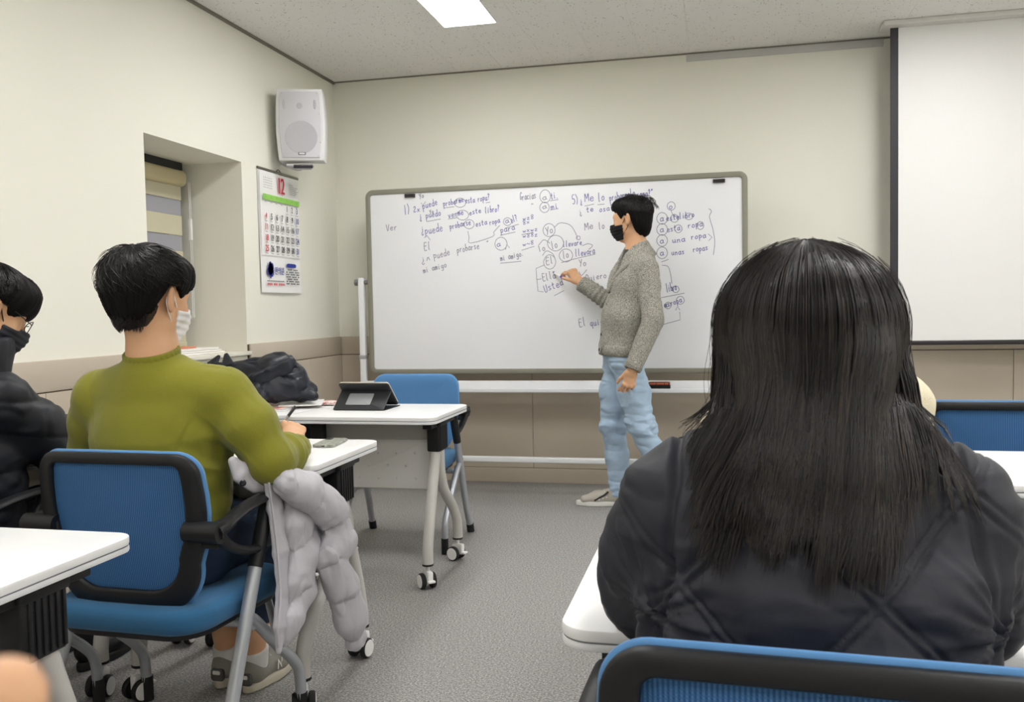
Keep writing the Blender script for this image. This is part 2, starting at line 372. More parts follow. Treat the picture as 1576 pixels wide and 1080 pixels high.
for sx, sz in ((-0.098, 0.178), (0.098, 0.178), (0.110, 0.06), (0.112, -0.1), (0.098, -0.178), (-0.098, -0.178)): disc((sx, sz), 0.004, 0.022, 0.0288).build('screw', M_grd, sp)
bk = MB().rbox((-0.09, 0.0, -0.232), (0.06, 0.10, -0.222), 0.002).tube([(0.0, 0.05, -0.225), (-0.03, 0.09, -0.245), (-0.14, 0.16, -0.2), (-0.19, 0.16, -0.1)], 0.010, 8, sub=4)
bk.rbox((-0.04, 0.03, -0.25), (0.05, 0.07, -0.228), 0.004).build('bracket', M_grl, sp)
MB().rbox((-0.05, 0.0, -0.244), (0.06, 0.03, -0.2225), 0.002).build('cable_socket', M_blk, sp)

# ------------------------------------------------------------------ text helpers
_tmp = []
def text_mesh(txt, size=1.0):
    cu = bpy.data.curves.new('t', 'FONT'); cu.body = txt; cu.size = size; cu.align_x = 'CENTER'; cu.align_y = 'CENTER'; cu.resolution_u = 3
    o = bpy.data.objects.new('t', cu); COL.objects.link(o)
    bpy.context.view_layer.update()
    me = o.to_mesh(); V = np.array([v.co[:] for v in me.vertices]).reshape(-1, 3); F = [tuple(p.vertices) for p in me.polygons]
    o.to_mesh_clear(); bpy.data.objects.remove(o); bpy.data.curves.remove(cu)
    return V, F
class Print:
    """flat print gathered into one thin mesh on a plane: local (u,v) -> 3D via M"""
    def __init__(s, M): s.M = M; s.mb = MB()
    def text(s, txt, u, v, h, sx=1.0, bold=0.0, rot=0.0):
        V, F = text_mesh(txt, h)
        if len(V) == 0: return s
        for dx in ([0] if not bold else [-bold, 0, bold]):
            W = V.copy(); W[:, 0] = W[:, 0] * sx + dx
            if rot: c, q = math.cos(rot), math.sin(rot); W[:, :2] = W[:, :2] @ np.array([[c, q], [-q, c]])
            W[:, 0] += u; W[:, 1] += v; W[:, 2] = 0.00002 * dx / (bold or 1)
            s.mb.add(W @ s.M[:3, :3].T + s.M[:3, 3], F)
        return s
    def rect(s, u0, v0, u1, v1):
        W = np.array([(u0, v0, 0), (u1, v0, 0), (u1, v1, 0), (u0, v1, 0)]); s.mb.add(W @ s.M[:3, :3].T + s.M[:3, 3], [(0, 1, 2, 3)]); return s
    def poly(s, pts):
        W = np.array([(a, b, 0) for a, b in pts]); s.mb.add(W @ s.M[:3, :3].T + s.M[:3, 3], [tuple(range(len(pts)))]); return s
    def stroke(s, pts, w):
        P = np.asarray(pts, float)
        if len(P) < 2: return s
        T = np.gradient(P, axis=0); T /= np.linalg.norm(T, axis=1)[:, None] + 1e-9; Nn = np.c_[-T[:, 1], T[:, 0]] * w / 2
        P = P.copy(); P[0] -= T[0] * w / 3; P[-1] += T[-1] * w / 3
        W = np.vstack([np.c_[P + Nn, np.zeros(len(P))], np.c_[P - Nn, np.zeros(len(P))]]); n = len(P)
        s.mb.add(W @ s.M[:3, :3].T + s.M[:3, 3], [(i, n + i, n + i + 1, i + 1) for i in range(n - 1)]); return s
    def build(s, name, m, parent, label=None): return s.mb.build(name, m, parent, smooth=False, label=label)

# ------------------------------------------------------------------ wall calendar on the left wall
CW, CH = 0.50, 0.715
cal = empty('wall_calendar', (XL + 0.001, 4.935, 1.99)); cal.rotation_euler = (0, 0, math.pi / 2)   # local: x along the wall, -y into the room
tag(cal, 'paper December wall calendar with large numerals hanging under the loudspeaker', 'calendar')
def sheet(w, z0, z1, y0, bow, th=0.0012, nx=12, nz=14):
    V = []; F = []
    for side in (0, 1):
        for j in range(nz + 1):
            for i in range(nx + 1):
                u = i / nx; v = j / nz; z = z0 + (z1 - z0) * v
                y = y0 - bow * (0.6 * math.sin(3.1 * u + 0.5) * v + 0.5 * v * v * (0.4 + u)) - (th if side else 0)
                V.append(((u - 0.5) * w, y, z))
    n = (nx + 1) * (nz + 1); q = nx + 1
    for j in range(nz):
        for i in range(nx):
            a = j * q + i; F.append((a, a + 1, a + q + 1, a + q)); F.append((n + a, n + a + q, n + a + q + 1, n + a + 1))
    return V, F
M_pap = mat('calendar_paper', srgb(243, 242, 240), 0.55, 0.4)
MB().rbox((-CW / 2 - 0.004, -0.010, -0.008), (CW / 2 + 0.004, -0.001, 0.006), 0.002, ax=0).build('hanging_strip', mat('tin_strip', srgb(120, 116, 106), 0.35, metal=0.6), cal)
MB().tube([(-0.03, -0.006, 0.004), (0, -0.006, 0.02), (0.03, -0.006, 0.004)], 0.0025, 6, sub=4).build('hook', mat('tin_strip', (0.2, 0.2, 0.2)), cal)
V, F = sheet(CW, -0.004, -CH, -0.003, 0.012); mk('backing_page', V, F, M_pap, cal)
V, F = sheet(CW - 0.02, -0.012, -0.50, -0.0085, 0.006); mk('month_page', V, F, M_pap, cal)
PM = frame((0, -0.0225, 0), (1, 0, 0), (0, 0, 1), (0, -1, 0))
K = mat('print_black', srgb(30, 30, 34), 0.6); Rm = mat('print_red', srgb(200, 30, 60), 0.6); Bm = mat('print_blue', srgb(36, 50, 150), 0.6); Gm = mat('print_green', srgb(150, 212, 92), 0.6); Tm = mat('print_grey', srgb(150, 150, 150), 0.6)
Print(PM).rect(-0.225, -0.178, 0.228, -0.146).build('weekday_band', Gm, cal, 'green weekday band')
PM[1, 3] = -0.0232
Print(PM).text('12', -0.005, -0.085, 0.135, 0.66, 0.004).build('month_number', Rm, cal, 'red 12')
p = Print(PM)
for k, wd in enumerate('일월화수목금토'): p.text(wd, -0.195 + 0.0645 * k, -0.162, 0.017)
for r in range(5):
    for c in range(6): p.rect(-0.215 + 0.018 * c, -0.055 - 0.014 * r, -0.208 + 0.018 * c, -0.05 - 0.014 * r)
for r in range(6): p.rect(0.10, -0.06 - 0.011 * r, 0.10 + [0.05, 0.11, 0.09, 0.12, 0.1, 0.08][r], -0.0575 - 0.011 * r)
for c in range(4): p.rect(-0.21 + 0.064 * c, -0.19, -0.185 + 0.064 * c, -0.193)
p.build('small_print', Tm, cal)['kind'] = 'stuff'
pt = Print(PM)
for d in range(1, 32):
    k = d + 3; r, c = divmod(k, 7)
    Print(PM).text(str(d), -0.195 + 0.0645 * c, -0.212 - 0.062 * r, 0.052, 0.74, 0.0016).build('date_number', Rm if c == 0 else Bm if c == 6 else K, cal, 'red Sunday numeral' if c == 0 else 'blue Saturday numeral' if c == 6 else None)
    pt.rect(-0.212 + 0.0645 * c, -0.238 - 0.062 * r, -0.182 + 0.0645 * c, -0.241 - 0.062 * r)
pt.build('date_notes', Tm, cal)['kind'] = 'stuff'
p = Print(PM)
for a, b, r in ((-0.165, -0.578, 0.030), (-0.148, -0.566, 0.022), (-0.182, -0.59, 0.022), (-0.150, -0.596, 0.024), (-0.166, -0.552, 0.016)): p.poly([(a + r * math.cos(t), b + r * 1.15 * math.sin(t)) for t in np.arange(16) * math.pi / 8])
p.rect(-0.173, -0.632, -0.157, -0.60); p.build('emblem', Bm, cal, 'blue tree emblem')
p = Print(PM).text('한의원', -0.055, -0.590, 0.050, 0.85, 0.0015); p.build('clinic_name', Bm, cal, 'blue Korean lettering')
p = Print(PM); p.poly([(0.098 + 0.062 * np.sign(math.cos(t)) * abs(math.cos(t)) ** 0.4, -0.549 + 0.012 * np.sign(math.sin(t)) * abs(math.sin(t)) ** 0.6) for t in np.arange(24) * math.pi / 12]); p.build('blue_lozenge', Bm, cal)
p = Print(PM)
for r in range(7):
    for c in range(9):
        if (r * 7 + c * 5) % 4: p.rect(0.03 + 0.019 * c, -0.579 - 0.014 * r, 0.043 + 0.019 * c, -0.571 - 0.014 * r)
for c in range(13): p.rect(-0.205 + 0.016 * c, -0.651, -0.195 + 0.016 * c, -0.644)
p.build('fine_print', K, cal)['kind'] = 'stuff'
p = Print(PM)
for c in range(14):
    if c not in (4, 8): p.rect(-0.205 + 0.015 * c, -0.672, -0.194 + 0.015 * c, -0.660)
p.build('phone_line', Rm, cal, 'red line of contact print')['kind'] = 'stuff'
# ================================================================== WHITEBOARD on its stand
BX0, BX1, BZ0, BZ1, BY = -2.227, 0.172, 0.745, 1.938, 5.474
wb = empty('whiteboard', ((BX0 + BX1) / 2, BY + 0.02, 0)); tag(wb, 'large wheeled whiteboard covered in blue handwriting in front of the wall', 'whiteboard')
M_bfr = mat('board_frame', srgb(138, 136, 122), 0.5, 0.4)
M_bd = mat('board_enamel', srgb(236, 237, 240), 0.22, 0.5)
M_alu = mat('white_rail', srgb(232, 233, 235), 0.35, 0.5)
hx, hz, zc = (BX1 - BX0) / 2, (BZ1 - BZ0) / 2, (BZ0 + BZ1) / 2
Bm4 = frame((0, 0, zc), (1, 0, 0), (0, 0, 1), (0, -1, 0))
MB().prism(rrect(hx - 0.02, hz - 0.02, 0.03, 6), 0.0, 0.014, 0.002, Bm4, 1).build('writing_surface', M_bd, wb)
def ring(hx, hz, r, wid, y0, y1, M, bev=0.006):
    mb = MB(); o = rrect(hx, hz, r, 8); i = rrect(hx - wid, hz - wid, max(r - wid, 0.006), 8); n = len(o); rows = []
    for ins, yy in ((0, y0), (0, y1 - bev), (bev * 0.3, y1 - bev * 0.3), (bev, y1)): rows.append(np.c_[rrect(hx - ins, hz - ins, max(r - ins, 0.006), 8), np.full(n, yy)])
    for ins, yy in ((wid - bev, y1), (wid - bev * 0.3, y1 - bev * 0.3), (wid, y1 - bev), (wid, y0)): rows.append(np.c_[rrect(hx - ins, hz - ins, max(r - ins, 0.006), 8), np.full(n, yy)])
    F = []; k = len(rows)
    for a in range(k):
        b = (a + 1) % k
        for q in range(n): F.append((a*n+q, a*n+(q+1) % n, b*n+(q+1) % n, b*n+q))
    V = np.vstack(rows); return mb.add(V @ M[:3, :3].T + M[:3, 3], F)
ring(hx, hz, 0.05, 0.032, -0.012, 0.024, Bm4).build('board_frame', M_bfr, wb)
for sx in (-1, 1):
    xp = sx * (hx + 0.052)
    MB().rbox((xp - 0.021, -0.012, 0.06), (xp + 0.021, 0.026, 1.375), 0.006, 0.008).build('post', M_alu, wb)
    MB().tube([(xp - 0.03, 0.006, 1.345), (xp + 0.05 * -sx, 0.006, 1.345)], 0.015, 12).tube([(xp + 0.02 * sx, 0.006, 1.345), (xp + 0.045 * sx, 0.006, 1.345)], 0.021, 8).build('pivot_knob', mat('grey_metal', srgb(140, 142, 145), 0.35, metal=0.7), wb)
    MB().rbox((xp - 0.024, -0.016, 0.845), (xp + 0.024, 0.03, 0.868), 0.003).build('clamp_collar', mat('grey_plastic', srgb(170, 172, 174), 0.5), wb)
    MB().rbox((xp - 0.022, -0.26, 0.075), (xp + 0.022, 0.235, 0.115), 0.006, ax=1).build('foot', M_alu, wb)
    for yy in (-0.24, 0.21):
        cw = MB().lathe([(0.012, -0.012), (0.034, -0.012), (0.036, 0), (0.034, 0.012), (0.012, 0.012)], frame((xp, yy, 0.0365), (0, 0, 1), (0, 1, 0), (1, 0, 0)), 18)
        cw.tube([(xp, yy, 0.036), (xp, yy, 0.08)], 0.010, 8).build('caster', mat('caster_grey', srgb(60, 60, 62), 0.5), wb)
# pen tray and lower rail between the posts
px = hx + 0.03
tray = MB().rbox((-px, -0.155, 0.640), (px, -0.020, 0.655), 0.004, ax=0).rbox((-px, -0.160, 0.640), (px, -0.150, 0.664), 0.003, ax=0).rbox((-px, -0.085, 0.650), (px, -0.070, 0.706), 0.004, ax=0)
tray.build('pen_tray', M_alu, wb)
MB().rbox((-px, -0.155, 0.205), (px, -0.115, 0.238), 0.006, ax=0).build('lower_rail', M_alu, wb)
for sx in (-1, 1): MB().rbox((sx * px - 0.02, -0.15, 0.2), (sx * px + 0.02, 0.0, 0.24), 0.004, ax=1).build('rail_bracket', M_alu, wb)
for cx_, cz_ in ((-1.922, 1.893), (0.008, 1.89)):
    c = MB().rbox((-0.035, -0.012, -0.014), (0.035, 0.0, 0.008), 0.003).tube([(-0.03, -0.012, -0.004), (0.03, -0.012, -0.004)], 0.008, 8)
    o = c.build('magnet_clip', mat('clip_dark', srgb(70, 66, 66), 0.3, metal=0.6)); o.location = (cx_, BY - 0.0005 + 0.0055, cz_)
    tag(o, 'dark metal magnet clip at the top %s corner of the whiteboard' % ('left' if cx_ < -1 else 'right'), 'clip', 'magnet clips')
er = empty('board_eraser', ((at_y(998, 597, 5.36)[0] + at_y(1031, 597, 5.36)[0]) / 2, 5.376, 0.6555)); tag(er, 'black felt board eraser with an orange-red back on the pen tray', 'eraser')
MB().rbox((-0.065, -0.025, 0.0), (0.065, 0.025, 0.028), 0.004).build('felt_pad', mat('felt_black', srgb(28, 26, 28), 0.9), er)
MB().rbox((-0.063, -0.026, 0.028), (0.063, 0.026, 0.046), 0.006).build('back', mat('eraser_red', srgb(120, 52, 34), 0.5), er)
Print(frame((0, -0.0262, 0.037), (1, 0, 0), (0, 0, 1), (0, -1, 0))).rect(-0.056, -0.003, -0.02, 0.003).rect(-0.015, -0.003, 0.03, 0.003).rect(0.035, -0.003, 0.054, 0.003).build('printed_strip', mat('eraser_print', srgb(226, 120, 80), 0.5), er)

# ---- handwriting: a small single-stroke alphabet
G_ = {
'a': [[(.48,.42),(.3,.5),(.08,.32),(.1,.08),(.28,0),(.46,.16),(.5,.48)],[(.49,.45),(.48,.1),(.6,.02)]],
'b': [[(.1,1),(.1,.05)],[(.1,.3),(.3,.48),(.5,.28),(.4,.03),(.1,.06)]], 'c': [[(.48,.42),(.28,.5),(.08,.28),(.2,.02),(.48,.08)]],
'd': [[(.46,.4),(.26,.48),(.06,.25),(.2,0),(.46,.15)],[(.48,1),(.48,.1),(.56,0)]], 'e': [[(.08,.24),(.46,.3),(.38,.48),(.2,.48),(.07,.25),(.16,.03),(.34,0),(.5,.1)]],
'g': [[(.46,.4),(.25,.5),(.07,.28),(.22,.05),(.45,.2)],[(.47,.48),(.46,-.2),(.25,-.35),(.08,-.2)]], 'i': [[(.2,.5),(.2,.05),(.3,0)],[(.2,.68),(.22,.72)]],
'l': [[(.2,1),(.18,.1),(.3,0)]], 'm': [[(.05,.48),(.07,0)],[(.07,.32),(.2,.48),(.28,.35),(.28,0)],[(.28,.32),(.42,.48),(.5,.34),(.52,.02)]],
'n': [[(.08,.48),(.1,0)],[(.1,.3),(.28,.48),(.42,.36),(.44,.02)]], 'o': [[(.3,.5),(.1,.36),(.1,.1),(.28,0),(.46,.14),(.46,.38),(.3,.5)]],
'p': [[(.08,.5),(.12,-.4)],[(.1,.34),(.3,.5),(.48,.32),(.36,.06),(.12,.08)]], 'q': [[(.45,.42),(.26,.5),(.08,.28),(.2,.02),(.44,.14)],[(.46,.5),(.46,-.38)]],
'r': [[(.1,.48),(.12,0)],[(.12,.28),(.24,.46),(.42,.46)]], 's': [[(.44,.44),(.24,.5),(.12,.38),(.4,.16),(.34,.02),(.08,.04)]],
't': [[(.22,.85),(.2,.08),(.38,.02)],[(.04,.55),(.4,.58)]], 'u': [[(.08,.48),(.1,.08),(.26,0),(.42,.14),(.44,.48)],[(.44,.3),(.46,.05),(.56,0)]],
'v': [[(.06,.5),(.22,0),(.44,.5)]], 'x': [[(.06,.48),(.44,0)],[(.44,.48),(.06,0)]], 'E': [[(.5,.95),(.12,.92),(.1,.02),(.5,0)],[(.1,.5),(.44,.52)]],
'G': [[(.5,.85),(.25,1),(.05,.6),(.15,.1),(.4,.1),(.5,.4),(.3,.42)]], 'M': [[(.05,0),(.1,.95),(.3,.3),(.52,.95),(.56,0)]], 'V': [[(.04,.95),(.26,0),(.5,.95)]],
'Y': [[(.04,.95),(.26,.5)],[(.5,.98),(.2,0)]], 'Q': [[(.5,.8),(.25,1),(.05,.5),(.25,0),(.5,.3),(.5,.8)]], 'U': [[(.06,.95),(.1,.1),(.3,0),(.46,.2),(.5,.95)]],
'?': [[(.1,.8),(.25,1),(.42,.8),(.25,.5),(.24,.3)],[(.24,.05),(.25,.1)]], '¿': [[(.3,.7),(.28,.35),(.1,.1),(.25,-.1),(.4,.05)],[(.3,.9),(.31,.95)]],
'1': [[(.2,1),(.2,0)]], '2': [[(.05,.8),(.25,1),(.4,.75),(.05,.02),(.5,.05)]], '5': [[(.5,1),(.15,.98),(.12,.58),(.4,.56),(.46,.25),(.25,0),(.05,.08)]],
')': [[(.08,1.05),(.3,.55),(.1,-.05)]], '"': [[(.15,.9),(.12,.7)],[(.32,.9),(.28,.7)]], '.': [[(.15,.0),(.18,.05)]], "'": [[(.2,1),(.16,.8)]], '^': [[(.05,.4),(.25,.9),(.45,.4)]],
'w': [[(.03,.45),(.14,.05),(.26,.4),(.38,.05),(.52,.45)]], '~': [[(.02,.2),(.2,.4),(.4,.15),(.56,.35)]], 'z': [[(.08,.46),(.44,.46),(.08,.02),(.48,.02)]], '8': [[(.3,.5),(.1,.7),(.3,.9),(.48,.7),(.12,.2),(.3,0),(.46,.2),(.3,.5)]],
}
BS = BY + 0.006 - 0.0004       # just in front of the enamel
M_ink = mat('marker_ink_blue', srgb(96, 98, 168), 0.5); M_ink2 = mat('marker_ink_grey', srgb(128, 128, 150), 0.5)
hr = random.Random(3)
def bpt(x, y): p = at_y(x, y, BS); return (p[0], p[2])
PB = frame((-(BX0 + BX1) / 2, BS - (BY + 0.02), 0), (1, 0, 0), (0, 0, 1), (0, -1, 0))
def write(txt, x0, y0, x1, y1, h, ink=0, wd=0.0042, name='handwriting'):
    """baseline from photo point to photo point (on the board plane), h = cap height in photo px"""
    a = np.array(bpt(x0, y0)); b = np.array(bpt(x1, y1)); d = b - a; L = np.linalg.norm(d); d /= L; up = np.array([-d[1], d[0]]) + np.array([0.08, 0]) * d
    H = h * 0.0040; adv = L / max(len(txt), 1); pr = Print(PB); any_ = False
    for k, chh in enumerate(txt):
        if chh == ' ' and any_: pr.build(name, M_ink2 if ink else M_ink, wb); pr = Print(PB); any_ = False
        if chh not in G_: continue
        jit = hr.uniform(-0.06, 0.06) * H
        for st in G_[chh]:
            P = np.array([a + d * (adv * (k + 0.1) + adv * 1.45 * p[0]) + up * (H * p[1] * hr.uniform(0.95, 1.05) + jit) for p in st])
            if len(P) > 2: P = catmull(P, 4)
            pr.stroke(P, wd); any_ = True
    if any_: pr.build(name, M_ink2 if ink else M_ink, wb)
def curve(pts, ink=1, wd=0.0036, name='drawn_line', sub=5):
    P = np.array([bpt(*p) for p in pts]);
    if len(P) > 2: P = catmull(P, sub)
    Print(PB).stroke(P, wd).build(name, M_ink2 if ink else M_ink, wb)
def circ(cx, cy, rx, ry, tilt=0.0, ink=1, wd=0.0036):
    t = np.linspace(0.3, 6.75, 30); curve([(cx + rx * (1 + 0.03 * math.sin(2.3 * a)) * math.cos(a), cy - ry * math.sin(a) + tilt * rx * math.cos(a)) for a in t], ink, wd, 'drawn_circle', 2)
write('1)', 622, 330, 632, 328, 15); write('2x', 636, 327, 647, 325, 9); write('puede', 650, 322, 674, 315, 11, 0); write('probarme', 682, 318, 714, 310, 10, 0)
write('esta ropa?', 716, 313, 754, 307, 10, 0); write('Yo', 645, 306, 653, 304, 8, 1)
write('¿', 646, 340, 650, 339, 10); write('puedo', 655, 336, 679, 331, 11); write('verme', 690, 336, 714, 330, 10); write('este', 722, 331, 741, 327, 9); write('libro?', 746, 328, 769, 325, 10)
write('Yo', 661, 329, 668, 327, 6, 1); write('Ver', 594, 356, 612, 353, 11, 1)
write('¿puede', 648, 362, 682, 355, 13); write('probarse', 692, 353, 725, 345, 10); write('esta', 732, 349, 750, 345, 9); write('ropa', 753, 346, 770, 342, 9); write('a', 777, 344, 784, 342, 9); write("él?".replace('é', 'e'), 787, 343, 797, 339, 11)
write('El', 652, 385, 664, 383, 13, 1); write('¿^', 648, 407, 664, 403, 11, 1); write('puede', 667, 398, 693, 392, 12, 1); write('probarse', 703, 389, 738, 382, 11, 1); write('"', 749, 378, 755, 376, 8, 1); write('a', 764, 380, 771, 378, 9)
write('para', 770, 359, 793, 353, 10); write('mi amigo', 651, 420, 688, 411, 10, 1); write('mi amigo.', 770, 402, 807, 393, 10, 1)
for yy, tx in ((339, 'wz8'), (346, '8x'), (358, 'wxwz'), (366, 'w88z'), (379, 'w~8'), ): write(tx, 804, yy, 804 + 6 * len(tx), yy - 3, 7, 0, 0.0034)
circ(708, 312, 8.5, 7); circ(712, 331, 9, 7.5); circ(722, 345, 7.5, 7); circ(781, 341, 6, 6); circ(771, 375, 9, 10)
for a, b in (((683, 320), (699, 318)), ((657, 341), (678, 337)), ((690, 337), (703, 335)), ((770, 362), (793, 357)), ((778, 351), (798, 345)), ((770, 405), (802, 402)), ((803, 361), (820, 358)), ((803, 385), (822, 379)), ((748, 312), (754, 311))): curve([a, b], 1)
curve([(720, 356), (722, 365), (724, 374), (758, 364), (760, 357), (769, 347)], 1, sub=3); curve([(653, 366), (657, 362), (662, 369)], 1, sub=1); curve([(778, 384), (780, 376), (784, 381)], 1, sub=1); curve([(648, 312), (651, 316), (655, 310)], 1, sub=1)
write('Gracias', 800, 308, 825, 305, 12, 1); write('a', 834, 308, 842, 306, 9, 1); write('ti.', 848, 307, 860, 304, 11); write('"', 817, 320, 824, 318, 7, 1); write('a', 834, 322, 842, 320, 8, 1); write('mi', 847, 322, 860, 319, 9)
circ(839, 302, 8, 10); circ(838, 319, 7, 8); curve([(847, 309), (859, 307)]); curve([(847, 323), (859, 321)])
write('5)', 881, 315, 892, 312, 14); write('¿', 893, 316, 897, 315, 8); write('Me', 899, 311, 915, 308, 13); write('lo', 920, 310, 931, 308, 13); write('probarmelo', 938, 310, 978, 300, 11); write('ropa?"', 980, 304, 1006, 300, 10)
curve([(900, 317), (914, 314)]); curve([(920, 315), (930, 314)]); write('¿', 892, 333, 897, 331, 9, 1); write('te', 902, 327, 914, 325, 9); write('osa?', 922, 326, 944, 323, 9); write('Me', 899, 354, 914, 351, 11, 1); write('lo', 921, 353, 931, 351, 11, 1)
write('Yo', 840, 361, 852, 358, 12, 1); circ(845, 354, 9, 10); curve([(853, 350), (862, 343), (877, 346), (885, 357), (889, 367)]); circ(890, 366, 3, 3)
write('1o', 829, 388, 840, 384, 10, 1); write('lo', 849, 384, 859, 381, 13, 1); circ(855, 374, 12, 12); write('llevare', 866, 380, 896, 376, 9); curve([(896, 378), (905, 375), (912, 378), (906, 384)]); curve([(846, 374), (837, 369), (829, 377)])
write('lo', 866, 398, 876, 396, 12, 1); circ(871, 393, 10, 10); write('llevara', 885, 395, 916, 390, 11); curve([(864, 404), (890, 397), (916, 391)])
circ(846, 403, 9, 11); write('El', 840, 408, 853, 405, 12, 1); curve([(835, 393), (841, 386), (850, 390), (854, 397)])
curve([(837, 408), (825, 413), (826, 428), (828, 448), (836, 449)], sub=1); curve([(826, 430), (833, 429)]); write('Ella', 835, 433, 856, 427, 12, 1); write('Usted', 838, 450, 868, 438, 12, 0); curve([(853, 455), (868, 447)])
write('Yo', 891, 411, 903, 409, 11, 1); curve([(891, 418), (895, 424), (903, 415)], sub=2); write('Quiero', 901, 433, 934, 427, 10, 1)
write('El', 891, 503, 903, 500, 13, 1); write('quiere', 908, 502, 940, 495, 11)
write('o', 1029, 322, 1036, 320, 9); circ(1033, 317, 6, 6.5); curve([(1033, 324), (1036, 331), (1043, 334)])
for k, (tx, x0, y0, tx2, x2, y2) in enumerate((('este', 1025, 340, 'libro', 1045, 337), ('esta', 1026, 357, 'ropa', 1058, 351), ('una', 1034, 374, 'ropa', 1063, 369), ('unas', 1033, 393, 'ropas', 1066, 388))):
    write('a', 1015, y0 + 1, 1022, y0, 10); circ(1019, y0 - 4, 8, 9); write(tx, x0, y0, x0 + 21, y0 - 3, 9); write(tx2, x2, y2, x2 + 24, y2 - 4, 9)
circ(1038, 336, 6, 6); circ(1060, 333, 6, 5); circ(1044, 352, 5.5, 6); circ(1078, 347, 5, 6); curve([(1091, 321), (1095, 325), (1092, 334), (1097, 352), (1100, 372), (1098, 392)]); curve([(1090, 360), (1096, 365), (1091, 370)], sub=1); curve([(1018, 403), (1029, 399)])
curve([(1019, 408), (1028, 410), (1032, 422), (1034, 436)]); write('libro', 1026, 450, 1042, 446, 13); circ(1040, 445, 5, 5); curve([(1018, 458), (1053, 451)]); write('la', 1018, 474, 1026, 472, 10); write('a', 1025, 473, 1031, 471, 9); circ(1028, 470, 4.5, 5); write('ropa', 1032, 470, 1050, 464, 9); circ(1047, 462, 6, 6); curve([(1040, 477), (1043, 471), (1046, 477)], sub=1); curve([(1046, 480), (1047, 492), (1014, 501)], sub=1)

